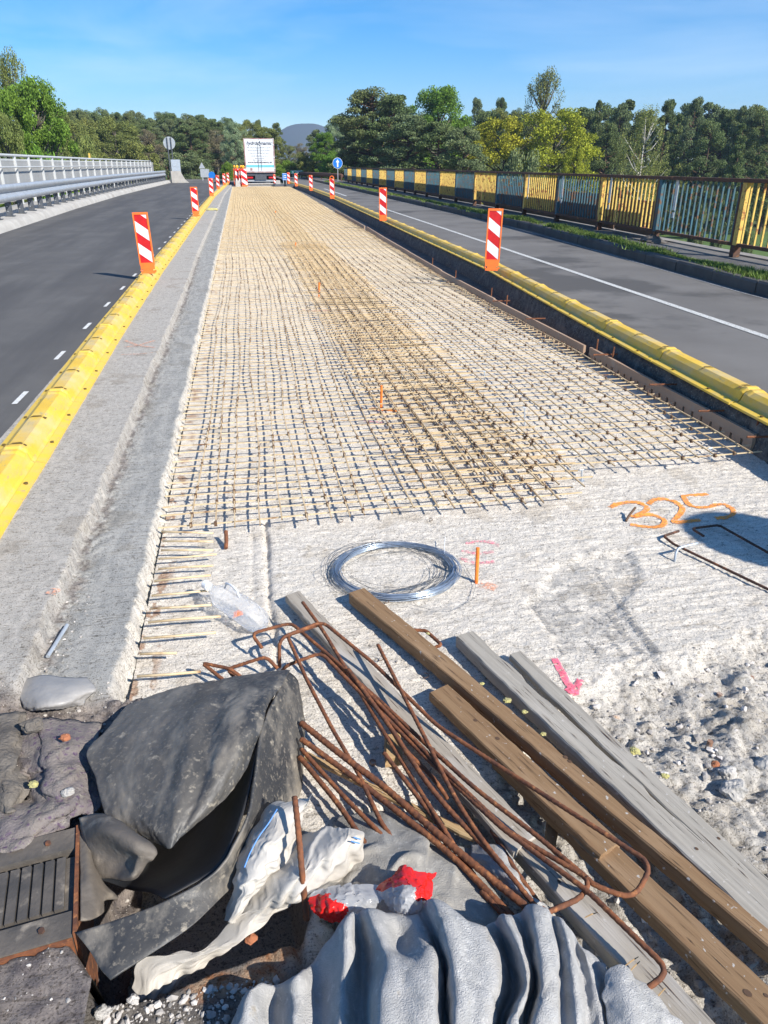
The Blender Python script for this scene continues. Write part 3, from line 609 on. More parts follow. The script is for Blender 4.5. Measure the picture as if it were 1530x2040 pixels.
# ------------------------------------------------------------------ hazard boards
def hazard_board(w=0.160, h=0.60, z0=0.14, flip=False, lamp=False, round_top=False):
    r = empty('hazard_board')
    f = MB(); t = 0.02; fw = 0.017
    f.box(-w/2-fw, w/2+fw, 0, 0.03, z0-0.03, z0, 0); f.box(-w/2-fw, w/2+fw, 0, 0.03, z0+h, z0+h+fw*1.6, 0)
    f.box(-w/2-fw, -w/2, 0, 0.03, z0, z0+h, 0); f.box(w/2, w/2+fw, 0, 0.03, z0, z0+h, 0); f.box(-w/2, w/2, 0.012, 0.026, z0, z0+h, 0)
    f.box(-w/2-0.01, w/2+0.01, -0.002, 0.032, z0-0.085, z0-0.031, 0)
    if round_top:
        f.tube([(-w/2, 0.015, z0+h+0.03)]+[(-w/2*cos(a), 0.015, z0+h+0.03+0.09*sin(a)) for a in [pi*i/8 for i in range(1, 8)]]+[(w/2, 0.015, z0+h+0.03)], 0.016, 6)
    f.build('frame', 'orange', r)
    p = MB(); nst = 5; slope = 0.75; band = h/ (nst-0.6)
    # diagonal bands clipped to the panel: falling to the right
    y = 0.006
    def clip(poly, a, b, c):                     # keep a*x+b*z<=c
        o = []
        for i in range(len(poly)):
            P1, P2 = poly[i], poly[(i+1) % len(poly)]; d1 = a*P1[0]+b*P1[1]-c; d2 = a*P2[0]+b*P2[1]-c
            if d1 <= 0: o.append(P1)
            if d1*d2 < 0: t_ = d1/(d1-d2); o.append((P1[0]+(P2[0]-P1[0])*t_, P1[1]+(P2[1]-P1[1])*t_))
        return o
    sg = -1 if flip else 1
    k = 0; c0 = z0-w*slope*0.5-0.02
    while c0 < z0+h+w*slope:
        poly = [(-w/2, z0), (w/2, z0), (w/2, z0+h), (-w/2, z0+h)]
        poly = clip(poly, sg*slope, 1, c0+band); poly = clip(poly, -sg*slope, -1, -c0) if poly else poly
        if len(poly) > 2: p.add([(a, y, b) for a, b in poly], [tuple(range(len(poly)))], k % 2)
        c0 += band; k += 1
    p.build('panel', ['red', 'white'], r)
    b = MB(); b.box(-0.06, 0.06, -0.012, 0.042, 0.03, z0-0.086, 0); b.box(-0.085, 0.085, -0.02, 0.05, 0.0, 0.03, 0); b.tube([(-0.07,0.015,0.02),(-0.10,0.015,0.05)], 0.012, 6); b.tube([(0.07,0.015,0.02),(0.105,0.015,0.035)], 0.012, 6)
    b.build('foot', 'orange', r)
    if lamp:
        l = MB(); l.tube([(0,-0.03,z0+h+0.16),(0,-0.02,z0+h+0.16),(0,0.05,z0+h+0.16),(0,0.06,z0+h+0.16)], [0.06,0.10,0.10,0.06], 14); l.build('lamp', 'lamp', r, True)
    return r
hb = hazard_board(); hb2 = hazard_board(round_top=True)
rows = [ # pixel of the base, base height, distance, tilt, proto, label
 (296,545,0.22,0.04,-0.02,hb,'red and white hazard board nearest the camera on the left yellow divider'),
 (391,431,0.22,0.06,0.0,hb,'second red and white hazard board from the front on the left divider'),
 (422,391,0.22,0.05,0.02,hb,'third red and white hazard board on the left divider, near a blue sign'),
 (435,377,0.22,-0.1,0.0,hb,'fourth red and white hazard board up the left divider'),
 (447,369,0.22,0.05,0.03,hb,'fifth small hazard board far up the left divider'),
 (455,364,0.2,0.1,0.0,hb,'last small hazard board of the left divider, beside the lamp boards'),
 (979,539,0.27,-0.12,0.015,hb,'red and white hazard board nearest the camera on the right yellow divider'),
 (763,440,0.27,-0.1,0.0,hb,'second hazard board from the front on the right divider'),
 (662,396,0.27,-0.1,0.0,hb2,'third hazard board of the right divider, with a rounded orange handle on top'),
 (620,380,0.27,-0.05,0.0,hb,'fourth hazard board up the right divider'),
 (590.5,371,0.27,0,0.0,hb,'fifth hazard board far up the right divider'),
 (575.5,366,0.27,0,0.0,hb,'last small hazard board of the right divider, left of the green direction sign')]
used = set()
for px, py, z, rz, ty, proto, lab in rows:
    q = P(px, py, z)
    if q.y > 66: q = W(px, py, 66)
    o = proto if proto not in used else copy_tree(proto)
    used.add(proto); o.location = (q.x, q.y, z); o.rotation_euler = (0, ty, -YAW*0.6+rz)
    if proto in (hb, hb2): o.location.z = z
    props(o, lab, 'hazard board', 'hazard boards along the yellow dividers')
hl = hazard_board(w=0.40, h=1.10, z0=0.16, lamp=True)
for i, (px, lab) in enumerate([(469,'lamp-topped hazard board turned away at the left end of the row beside the truck'),(476,'second lamp-topped hazard board in the row beside the truck'),(481.5,'third lamp-topped hazard board in the row beside the truck'),(488,'lamp-topped hazard board closest to the white truck')]):
    o = hl if i == 0 else copy_tree(hl); q = W(px, 364, 62.5-i*0.15)
    o.location = (q.x, q.y, 0.0); o.rotation_euler = (0, 0.04*(-1)**i, [1.2,0.5,0.4,0.1][i]); props(o, lab, 'hazard board', 'hazard boards with amber lamps')
o = copy_tree(hb); q = W(548, 363, 62.5); o.location = (q.x, q.y, 0.12); o.rotation_euler = (0, -0.06, 0.7); props(o, 'small hazard board leaning at the right rear corner of the truck', 'hazard board', 'hazard boards along the yellow dividers')

# ------------------------------------------------------------------ right bridge railing
def right_railing():
    r = empty('bridge_railing', (7.05, 10.3, 0.33), 0, 'rusty bridge railing with alternating flaking yellow and blue bar panels', 'railing')
    base = Vector(r.location); zb, zt = 0.0, 1.02; sp = 2.5; N = 24; ys = [2.8+sp*i for i in range(N)]
    def pt(y): return Vector((lerp_tab(T_RAIL_R, y), y, 0.33))-base
    top = MB(); bot = MB()
    for i in range(N):
        yel = (i % 2) == 1
        a = pt(ys[i]); b = pt(ys[i]+sp); d = (b-a).normalized(); ang = atan2(-d.x, d.y)
        R = Matrix.Translation(a)@Matrix.Rotation(ang, 4, 'Z'); Lb = (b-a).length
        p = MB(); p.box(-0.035, 0.035, -0.05, 0.05, 0.16, zt-0.03, 0, R); p.box(-0.05, 0.05, -0.055, 0.055, 0, 0.16, 1, R)
        p.box(-0.034, 0.05, 0.052, 0.10, 0.17, zt-0.05, 1, R)
        p.build('post', ['rail_yellow' if yel else 'rail_blue', 'rail_rust'], r)['label'] = 'yellow post' if yel else 'blue post'
        top.box(-0.06, 0.06, 0, Lb-0.003, zt-0.028, zt+0.022, 0, R); bot.box(-0.035, 0.035, 0.058, Lb-0.06, 0.145, 0.19, 0, R)
        if i < N-1 or True:
            # this panel runs from post i to post i+1 (farther): colour follows the farther... of the nearer post
            pn = MB(); nb = 16
            for k in range(nb):
                y = 0.15+(Lb-0.26)*k/(nb-1)
                if k == 1 and i < 10 and False: continue
                pn.box(-0.012, 0.012, y-0.012, y+0.012, 0.19, zt-0.03, 0, R)
            colr = 'rail_yellow' if ((i+1) % 2 == 1) else 'rail_blue'
            pn.build('bar_panel', colr, r)['label'] = 'yellow bar panel' if colr == 'rail_yellow' else 'blue bar panel'
    top.build('top_rail', 'rail_rust', r); bot.build('bottom_rail', 'rail_rust', r)
right_railing()
# brown sheets standing against the outer side of the railing
for j, (ya_, yb_, hh, lab) in enumerate([(13.2, 14.9, 0.62, 'brown board behind the blue bars, ending where the meadow shows'), (15.0, 24.9, 0.66, 'long brown board behind the railing, left of the free-standing end'), (25.2, 64, 0.70, 'farthest brown board behind the railing bars')]):
    mb = MB(); y = ya_
    while y < yb_-0.05:
        a = Vector((lerp_tab(T_RAIL_R, y)+0.20, y, 0)); y2 = min(y+2.5, yb_); b = Vector((lerp_tab(T_RAIL_R, y2)+0.20, y2, 0)); d = b-a; R = Matrix.Translation(a)@Matrix.Rotation(atan2(-d.x, d.y), 4, 'Z')
        mb.box(-0.008, 0.012, 0.0, d.length-0.006, 0.36, 0.33+hh, 0, R); y += 2.5
    props(mb.build('plywood_board', 'board_dark'), lab, 'board', 'brown boards behind the railing')
# white measuring tags hanging on the railing bars
for y, lab in ((10.3+2.5*0.78, 'white strip on the blue bars nearest the camera'), (10.3+2.5*1.83, 'white strip on the yellow bars left of the standing board end'), (10.3+2.5*2.9, 'white strip on the second blue panel'), (10.3+2.5*3.9, 'short white strip on the farther yellow panel')):
    x = lerp_tab(T_RAIL_R, y); mb = MB(); mb.box(x-0.022, x-0.016, y-0.04, y+0.04, 0.86, 1.33); mb.box(x-0.022, x-0.016, y-0.03, y+0.03, 0.74, 0.83)
    props(mb.build('marker_strip', 'paint_white'), lab, 'marker', 'white strips on the railing')

# ------------------------------------------------------------------ left railing and guardrail
def left_rail():
    r = empty('walkway_railing', (-6.9, 20, 0.36), 0, 'pale grey railing with solid panels behind the guardrail on the left', 'railing'); base = Vector(r.location)
    T = off(T_KERB_L, -1.42); sp = 2.05; tops = []; mids = []
    for i in range(30):
        y = 12+sp*i; a = Vector((lerp_tab(T, y), y, 0.36))-base; b = Vector((lerp_tab(T, y+sp), y+sp, 0.36))-base; d = b-a
        R = Matrix.Translation(a)@Matrix.Rotation(atan2(-d.x, d.y), 4, 'Z'); Lb = d.length
        p = MB(); p.box(-0.04, 0.04, -0.035, 0.035, 0, 1.43, 0, R); p.box(-0.07, 0.07, -0.07, 0.07, 0, 0.02, 0, R); p.tube([R@Vector((0.04,0,1.12)), R@Vector((0.13,0,1.12))], 0.012, 6); p.build('post', 'galv_post', r)
        q = MB(); q.box(-0.05, -0.035, 0.04, Lb-0.04, 0.12, 1.33, 0, R); q.box(-0.056, -0.028, 0.036, Lb-0.036, 1.30, 1.36, 1, R); q.build('panel', ['mesh_panel', 'galv_post'], r)
        tops.append(a+Vector((0,0,1.46))); mids.append(a+Vector((0.11,0,1.12)))
    m = MB(); m.tube(tops, 0.042, 10); m.build('handrail', 'galv_post', r, True)
    m = MB(); m.tube(mids, 0.022, 8); m.build('cable_rail', 'galv_post', r, True)
def guardrail():
    r = empty('guardrail', (-5.95, 20, 0.34), 0, 'galvanised steel guardrail on the concrete ledge left of the new black road', 'guardrail'); base = Vector(r.location)
    T = off(T_KERB_L, -0.38); sp = 1.33; prof = [(0.0,0.36),(0.035,0.37),(0.06,0.42),(0.06,0.48),(0.0,0.53),(-0.015,0.56),(0.0,0.59),(0.06,0.64),(0.06,0.70),(0.035,0.75),(0.0,0.76)]
    V = []; n = len(prof); c = 0; y = 6
    while y < 72:
        for dx, z in prof: V.append(tuple(Vector((lerp_tab(T, y)+0.10+dx, y, 0.34+z))-base))
        y += 1; c += 1
    m = MB(); m.add(V, [(i*n+k, i*n+k+1, (i+1)*n+k+1, (i+1)*n+k) for i in range(c-1) for k in range(n-1)]); m.build('beam', 'galv', r, True).modifiers.new('t', 'SOLIDIFY').thickness = 0.004
    y = 6.0
    while y < 72:
        a = Vector((lerp_tab(T, y), y, 0.34))-base; p = MB(); p.box(a.x-0.07, a.x+0.06, a.y-0.06, a.y+0.06, a.z, a.z+0.62); p.box(a.x-0.11, a.x+0.11, a.y-0.11, a.y+0.11, a.z, a.z+0.018)
        for zz in (0.12, 0.24): p.tube([(a.x-0.02, a.y-0.075, a.z+zz), (a.x-0.02, a.y-0.06, a.z+zz)], 0.014, 6, 1)
        p.build('post', ['dark_steel', 'galv'], r); y += sp
left_rail(); guardrail()
# concrete end block with pale blue box at the far end of the left ledge
mb = MB(); q = W(366, 357, 72); mb.prism([(q.x-1.0, 0), (q.x+0.55, 0), (q.x+0.1, 0.4), (q.x-0.25, 1.05), (q.x-1.0, 1.05)], 71.9, 72.3, 0, Matrix(((1,0,0,0),(0,0,1,0),(0,1,0,0),(0,0,0,1)))); props(mb.build('end_block', 'parapet'), 'sloping concrete block closing the far end of the left ledge', 'concrete block')
mb = MB(); q = W(352, 330, 72.6); mb.box(q.x-0.45, q.x+0.3, 72.5, 72.9, 0.35, 1.95); mb.box(q.x-0.35, q.x+0.2, 72.485, 72.5, 1.4, 1.85); props(mb.build('cabinet', mat('pale_blue', (0.28,0.42,0.58), rough=0.5) and 'zinc'), 'pale blue cabinet behind the end of the left railing', 'cabinet')

# ------------------------------------------------------------------ rebar mats
def bar_V(pts, r, n=4):
    pts = np.asarray(pts, float); d = np.gradient(pts, axis=0); d /= np.linalg.norm(d, axis=1, keepdims=True)
    up = np.array([0,0,1.0]); a = np.cross(d, up); a /= np.linalg.norm(a, axis=1, keepdims=True); b = np.cross(a, d)
    th = np.arange(n)*2*pi/n+pi/4; V = pts[:,None,:]+r*(np.cos(th)[None,:,None]*a[:,None,:]+np.sin(th)[None,:,None]*b[:,None,:])
    i = np.arange(len(pts)-1)[:,None]*n; k = np.arange(n)[None,:]; F = np.stack([i+k, i+(k+1)%n, i+n+(k+1)%n, i+n+k], -1).reshape(-1,4)
    return V.reshape(-1,3), F
def merge(parts):
    Vs = []; Fs = []; o = 0
    for V, F in parts: Vs.append(V); Fs.append(F+o); o += len(V)
    return np.concatenate(Vs), np.concatenate(Fs)
def wob(y, s, amp): return amp*fbm(np.asarray(y)/1.6, np.zeros_like(y)+s*3.7, 91, 3)
def rebar_mat(name, label, x0, x1, y0, zt, m, seed, step=0.105, xr_tab=None, left_ext=None, tie_end=14, amp=0.038, ragged=0.03, YE=YE):
    rs = np.random.RandomState(seed)
    r = empty(name, (x0, y0, 0), 0, label, 'rebar mat', 'rebar mats on the stripped deck'); base = np.array([x0, y0, 0])
    nlong = int(round((x1-x0)/step)); longs = []
    for i in range(nlong+1):
        y = np.concatenate([np.arange(y0-0.05+rs.uniform(-ragged, ragged), 12, 0.15), np.arange(12, max(YE-0.3+rs.uniform(-1,0), 12.5), 0.6)])
        x = x0+(x1-x0)*i/nlong
        xx = x+0*y
        if xr_tab: xx = x0+(np.interp(y, *zip(*xr_tab))-x0)*i/nlong
        # common slow drift plus each bar's own waviness
        xx = xx+0.05*np.sin(y/2.3+seed)*min(1, i/4)+wob(y, i*0.35+seed, amp)+rs.normal(0, 0.006)
        z = zt+0.0088+0.003*np.sin(y*3+i)
        longs.append((x, xx, y))
        V, F = bar_V(np.stack([xx, y, z], -1)-base, 0.0045)
        link('longitudinal_bar', np_mesh('longitudinal_bar', V, F, 'bar_long', False), r)
    rest = []; ties = []; y = y0; k = 0
    while y < YE-0.4:
        xa = x0-(left_ext if left_ext else 0.06)+rs.uniform(-0.02, 0.02)*(0 if left_ext else 1); xb = x1+0.07+rs.uniform(-0.03, 0.03)
        if xr_tab: xb += float(np.interp(y, *zip(*xr_tab)))-x1
        xs_ = np.linspace(xa, xb, 8); yy = y+rs.normal(0, 0.010)+rs.normal(0, 0.008)*np.linspace(-1, 1, 8)+0.012*fbm(xs_*2, xs_*0+k, 17, 2)
        V, F = bar_V(np.stack([xs_, yy, zt+0.0*xs_+0.003*np.sin(xs_*5+k)], -1)-base, 0.0042, 4 if y < 15 else 3)
        if k < 99: link('transverse_bar', np_mesh('transverse_bar', V, F, m, False), r)
        else: rest.append((V, F))
        if y < tie_end:
            for i, (x, xx, yl) in enumerate(longs):
                if rs.rand() > (0.38 if y < 8 else 0.3): continue
                tx = float(np.interp(y, yl, xx)); ty = y+rs.normal(0, 0.01); s_ = 0.0065; hgt = rs.uniform(0.008, 0.026); dx, dy = rs.normal(0, 0.012, 2)
                V = np.array([(tx-s_,ty-s_,zt-0.006),(tx+s_,ty-s_,zt-0.006),(tx+s_,ty+s_,zt-0.006),(tx-s_,ty+s_,zt-0.006),(tx-s_,ty-s_,zt+0.015),(tx+s_,ty-s_,zt+0.015),(tx+s_,ty+s_,zt+0.015),(tx-s_,ty+s_,zt+0.015),
                              (tx-.002,ty,zt+.012),(tx+.002,ty,zt+.012),(tx+dx+.0015,ty+dy,zt+.012+hgt),(tx+dx-.0015,ty+dy,zt+.012+hgt)])-base
                ties.append((V, np.array([(4,5,6,7),(0,1,5,4),(1,2,6,5),(2,3,7,6),(3,0,4,7),(8,9,10,11)])))
        y += step*rs.uniform(0.88, 1.12); k += 1
    if rest: V, F = merge(rest); props(link('far_transverse_bars', np_mesh('far_transverse_bars', V, F, m, False), r), kind='stuff')
    if ties: V, F = merge(ties); props(link('tie_wires', np_mesh('tie_wires', V, F, 'tie', False), r), kind='stuff')
rebar_mat('rebar_mat', 'wide dusty rebar mat on the left of the deck, starting closest to the camera', -0.31, 1.50, 3.16, 0.052, 'bar_new', 3, 0.107, left_ext=0.17)
xr = [(0,2.72),(10,2.74),(17,2.9),(30,3.15),(48,3.5),(66,3.7)]
rebar_mat('rebar_mat', 'right-hand rebar mat reaching to the brown formwork boards', 1.00, 2.72, 3.52, 0.066, 'bar_new', 5, 0.110, xr_tab=xr)
rebar_mat('rebar_mat', 'narrow darker rebar mat lapped over the joint of the two wide mats', 0.80, 1.60, 3.30, 0.082, 'bar_brown', 8, 0.115, amp=0.02, ragged=0.08, YE=17)
# bar stubs sticking out of the white edge, nearer than the mats
stubs = [(335,1058,425,1062),(338,1077,425,1079),(335,1095,425,1096),(330,1112,432,1104),(330,1132,425,1127),(323,1156,420,1146),(318,1185,418,1176),(315,1211,422,1205),(312,1238,440,1228),(303,1270,430,1260),(297,1301,352,1301),(292,1345,400,1338)]
for i, (a, b, c, d) in enumerate(stubs):
    p0 = P(a, b, 0.05); p1 = P(c, d, 0.046+random.uniform(-.006, .006)); p0.x -= 0.03
    mb = MB(); mb.tube([p0, (p0+p1)/2+Vector((0, random.uniform(-.004, .004), 0)), p1], 0.0048, 6)
    props(mb.build('bar_stub', 'bar_new', smooth=True), ['first','second','third','fourth','fifth','sixth','seventh','eighth','ninth','tenth','eleventh','twelfth'][i]+' pale bar stub in the white edge, counted from the left mat', 'rebar', 'bar stubs in the white edge')
mb = MB(); mb.tube([P(450,1092,0.01), P(451,1076,0.03), P(450,1058,0.055)], 0.009, 8); props(mb.build('bar_stub', 'rust'), 'short brown upright bar in front of the left mat corner', 'rebar')

# ------------------------------------------------------------------ formwork boards with notches along the trench
def form_board(ya_, yb_, tilt, label):
    x0 = lerp_tab(T_DECK_R, ya_); x1 = lerp_tab(T_DECK_R, yb_); Lb = hypot(x1-x0, yb_-ya_); R = Matrix.Translation((x0, ya_, 0.0))@Matrix.Rotation(-atan2(x1-x0, yb_-ya_)+tilt, 4, 'Z')
    mb = MB(); hh = 0.115; y = 0.0; t = 0.022
    while y < Lb:                                # teeth between the notches, and the plain upper part
        y2 = min(y+0.085, Lb); mb.box(-t/2, t/2, y, y2, -0.015, 0.055, 0, R); y += 0.11
    mb.box(-t/2, t/2, 0, Lb, 0.0552, hh, 0, R)
    return props(mb.build('formwork_board', 'board'), label, 'board', 'notched formwork boards along the trench')
ya_ = 3.68; n = 0
labs = ['notched brown formwork board nearest the camera, its end at the right edge of the photo', 'second notched formwork board from the front beside the trench', 'third notched formwork board from the front beside the trench', 'fourth notched formwork board from the front beside the trench', 'fifth notched formwork board beside the trench', 'sixth notched formwork board beside the trench', 'seventh notched formwork board beside the trench', 'eighth notched formwork board beside the trench']
for ln in (2.35, 2.55, 2.6, 2.7, 3.0, 3.2, 3.6, 4.0):
    form_board(ya_, ya_+ln-0.03, random.uniform(-0.012, 0.012), labs[n]); ya_ += ln+random.uniform(0.0, 0.05); n += 1
k = 0
for px, py in [(1452,838),(1190,695),(1140,680),(1010,590),(980,575),(905,540),(860,515)]:
    q = P(px, py, 0.19); x = lerp_tab(T_DECK_R, q.y)+0.035; q2 = Vector((x, q.y, 0)); mb = MB(); mb.tube([(x, q.y, -0.03), (x+0.008, q.y, 0.20)], 0.007, 6)
    props(mb.build('steel_pin', 'rust'), 'rusty upright pin behind the formwork boards' if k else 'rusty upright pin behind the nearest formwork board', 'pin', 'pins holding the formwork'); k += 1
for i, (px, py) in enumerate([(1500,872),(1405,820),(1290,768),(1180,708),(1070,635),(990,600)]):
    q = P(px, py, 0.13); x = lerp_tab(T_DECK_R, q.y); mb = MB(); mb.tube([(x-0.11, q.y+0.015, 0.131), (x+0.09, q.y-0.015, 0.133)], 0.007, 6)
    props(mb.build('steel_pin', 'rust'), ['rusty bar lying across the end of the nearest formwork board', 'rusty bar lying across the nearest formwork board, second from its end'][i] if i < 2 else 'rusty bar lying across the top of a formwork board farther off', 'pin', 'bars across the formwork' if i > 1 else None)

# ------------------------------------------------------------------ trees
def leaves(C, R, per, size, rs, asp=0.6):
    K = len(C); idx = np.repeat(np.arange(K), per); n = len(idx)
    d = rs.normal(size=(n,3)); d /= np.linalg.norm(d, axis=1, keepdims=True); rad = rs.rand(n,1)**0.45
    pos = C[idx]+d*rad*R[idx]
    u = rs.normal(size=(n,3)); u /= np.linalg.norm(u, axis=1, keepdims=True); v = np.cross(u, rs.normal(size=(n,3))); v /= np.linalg.norm(v, axis=1, keepdims=True)
    s = size*rs.uniform(0.6, 1.4, (n,1)); u = u*s; v = v*s*asp
    V = np.stack([pos-u-v*0.3, pos+v, pos+u+v*0.3, pos-v], 1).reshape(-1,3); return V, np.arange(4*n).reshape(-1,4)
def tree_proto(name, kind, seed, leaf, bark, H=16.0):
    rs = np.random.RandomState(seed); C = []; R = []; limbs = []
    if kind == 'pine':          # Scots pine: irregular flattened clumps on upper limbs
        for i in range(100):
            t = rs.uniform(0.18, 1.0); prof = 0.25*(1-((t-0.45)/0.62)**2)*rs.uniform(0.45, 1.1); a = rs.rand()*2*pi
            c = [cos(a)*prof*H, sin(a)*prof*H, t*H*0.96]; C.append(c); k = rs.uniform(0.035, 0.075)*H; R.append([k, k, k*0.55])
            if i % 2 == 0: limbs.append(c)
        per, size = 360, 0.105
    elif kind == 'spruce':
        for i in range(90):
            t = rs.uniform(0.08, 1.0)**0.9; prof = 0.20*(1-t)+0.02; a = rs.rand()*2*pi; q = prof*rs.uniform(0.5, 1.0)
            C.append([cos(a)*q*H, sin(a)*q*H, t*H-q*1.6]); k = (0.03+0.05*(1-t))*H; R.append([k, k, k*0.55])
        per, size = 330, 0.11
    elif kind == 'broad':
        for i in range(120):
            t = rs.uniform(0.15, 1.0); prof = 0.30*np.sqrt(max(0.03, 1-((t-0.52)/0.5)**2))*rs.uniform(0.35, 1.05); a = rs.rand()*2*pi
            prof = min(prof, 0.27*np.sqrt(max(0.03, 1-((t-0.52)/0.5)**2))); c = [cos(a)*prof*H, sin(a)*prof*H, t*H*0.95]; C.append(c); k = rs.uniform(0.04, 0.075)*H; R.append([k, k, k*0.8])
            if i % 3 == 0: limbs.append(c)
        per, size = 330, 0.11
    elif kind == 'sparse':
        for i in range(80):
            t = rs.uniform(0.30, 1.0); prof = 0.24*np.sqrt(max(0.03, 1-((t-0.6)/0.42)**2))*rs.uniform(0.2, 1.1); a = rs.rand()*2*pi
            c = [cos(a)*prof*H, sin(a)*prof*H, t*H]; C.append(c); k = rs.uniform(0.03, 0.07)*H; R.append([k, k, k])
            limbs.append(c)
        per, size = 170, 0.09
    elif kind == 'birch':
        for i in range(110):
            t = rs.uniform(0.2, 1.0); prof = 0.27*np.sqrt(max(0.02, 1-((t-0.5)/0.52)**2))*rs.uniform(0.2, 1.05); a = rs.rand()*2*pi
            c = [cos(a)*prof*H, sin(a)*prof*H, t*H-0.03*H]; C.append(c); R.append([0.03*H, 0.03*H, 0.085*H])
            if i % 3 == 0: limbs.append(c)
        per, size = 120, 0.085
    elif kind == 'bush':
        for i in range(50):
            a = rs.rand()*2*pi; e = rs.rand()**0.6; t = rs.uniform(0.08, 0.85); prof = 0.55*np.sqrt(max(0.02, 1-t*t))*e
            C.append([cos(a)*prof*H, sin(a)*prof*H, t*H]); k = rs.uniform(0.09, 0.17)*H; R.append([k, k, k*0.8])
        per, size = 300, 0.085
    C = np.array(C); R = np.array(R); V, F = leaves(C, R, per, size, rs)
    root = empty(name)
    mb = MB(); r0 = H*0.016
    if kind != 'bush':
        top = 0.93 if kind in ('pine','spruce') else 0.8; tp = [Vector((0.012*H*sin(t*5+seed)*t, 0.012*H*cos(t*4+seed)*t, t*H)) for t in np.linspace(-0.02, top, 9)]
        mb.tube(tp, [r0*(1.15-0.95*i/8) for i in range(9)], 7)
        for c in limbs:
            c = Vector(c); zt = max(0.12*H, c.z-hypot(c.x, c.y)*(0.9 if kind != 'pine' else 0.35)); t = min(zt/H, top); i = min(int(t/top*8), 7); base = tp[i]+(tp[i+1]-tp[i])*0.5; base.z = zt if zt < top*H else base.z
            mid = (base+c)/2+Vector((0, 0, -0.03*H*rs.rand())); mb.tube([base, mid, c], [r0*0.42, r0*0.28, r0*0.10], 5)
    else: mb.tube([(0,0,-0.3),(0.1,0,H*0.3),(0.0,0.1,H*0.6)], [0.12,0.08,0.03], 6)
    mb.build('trunk', bark, root, True)
    link('crown', np_mesh('crown', V, F, leaf, False), root)
    return root, H
PR = {}
def proto(key, *a, **k):
    PR[key] = [tree_proto(*a, **k), False]
proto('pineA', 'pine_tree', 'pine', 1, 'l_pine', 'bark'); proto('pineB', 'pine_tree', 'pine', 2, 'l_pine2', 'bark'); proto('pineC', 'pine_tree', 'pine', 23, 'l_pine', 'bark')
proto('spruce', 'spruce_tree', 'spruce', 3, 'l_pine', 'bark'); proto('bright', 'maple_tree', 'broad', 4, 'l_bright', 'bark_grey'); proto('yellow', 'oak_tree', 'broad', 5, 'l_yellow', 'bark_grey')
proto('olive', 'leafy_tree', 'broad', 6, 'l_olive', 'bark_grey'); proto('sparse', 'budding_tree', 'sparse', 7, 'l_olive', 'bark_grey'); proto('birch', 'birch_tree', 'birch', 8, 'l_birch', 'bark_birch')
proto('silver', 'poplar_tree', 'broad', 9, 'l_silver', 'bark_grey'); proto('brown', 'bare_tree', 'sparse', 10, 'l_brown', 'bark_grey'); proto('bushp', 'pine_bush', 'bush', 11, 'l_pine2', 'bark', H=5.0); proto('busho', 'leafy_bush', 'bush', 12, 'l_olive', 'bark_grey', H=5.0); proto('bushb', 'leafy_bush', 'bush', 13, 'l_bright', 'bark_grey', H=5.0)
def tree(key, px, ytop, D, wpx=None, label='', group=None, wfac=1.0):
    (root, H), usedp = PR[key]
    r = root if not usedp else copy_tree(root); PR[key][1] = True
    q = W(px, ytop, D); zb = float(terr(np.array([[q.x]]), np.array([[D]]))[0, 0])-0.2
    s = (q.z-zb)/(H*0.985); base_w = 0.50*H if key not in ('bushp','busho','bushb') else 1.15*H
    ws = s*wfac if wpx is None else (wpx*D*0.95/FPX)/base_w
    r.location = (q.x, D, zb); r.scale = (ws, ws, s); r.rotation_euler = (0, 0, random.uniform(0, 6.28)); cat = 'bush' if 'bush' in key else 'tree'
    props(r, label, cat, group); return r
# left side
tree('sparse', 12, 118, 62, 90, 'tall half-bare tree at the left edge of the photo, rising above the bright green one')
tree('bright', 52, 150, 58, 120, 'bright green leafy tree behind the left railing, near the left edge of the photo')
tree('olive', 95, 195, 66, 70, 'olive tree on the right flank of the bright green tree at the left edge')
tree('bushb', 70, 262, 54, 120, 'bright green bush behind the left railing under the bright tree')
tree('bright', 12, 172, 56, 110, 'second bright green tree, cut by the left edge of the photo')
tree('olive', 0, 215, 50, 70, 'olive tree at the left edge behind the railing panels')
tree('busho', 150, 262, 80, 90, 'olive bush behind the left railing, right of the bright green tree')
tree('olive', 150, 240, 84, 80, 'olive tree behind the left railing between the olive bush and the pines')
tree('olive', 222, 232, 90, 90, 'yellowish olive tree rising behind the middle of the left railing')
tree('busho', 272, 275, 85, 90, 'olive bush behind the left railing, left of the round sign')
tree('brown', 290, 262, 95, 60, 'thin brown tree just left of the round sign')
tree('pineA', 375, 248, 96, 86, 'broad dark pine right of the round sign on two posts')
tree('bushp', 372, 300, 92, 90, 'low dark pine bush at the far end of the left railing')
tree('brown', 428, 262, 100, 60, 'bare brown tree between the broad pine and the silvery poplar')
tree('silver', 465, 240, 94, 46, 'silvery green poplar just left of the white truck')
tree('bushb', 455, 318, 90, 40, 'small green bush at the foot of the silvery poplar')
for i, px in enumerate(range(98, 470, 13)):
    t = (px-98)/(440-98); y = 213+26*t+random.uniform(-9, 8); tree(random.choice(['pineA','pineB','pineC']), px+random.uniform(-4, 4), y, random.uniform(120, 150), 50+random.uniform(-5, 10), 'slender dark pine in the long forest edge behind the left railing', 'pines of the far forest on the left')
for i, px in enumerate(range(100, 480, 17)):
    tree(random.choice(['pineB','olive','pineC']), px+random.uniform(-6, 6), 240+random.uniform(-8, 12), random.uniform(104, 116), 46, 'lower tree in front of the long pine forest on the left', 'lower trees before the far forest on the left')
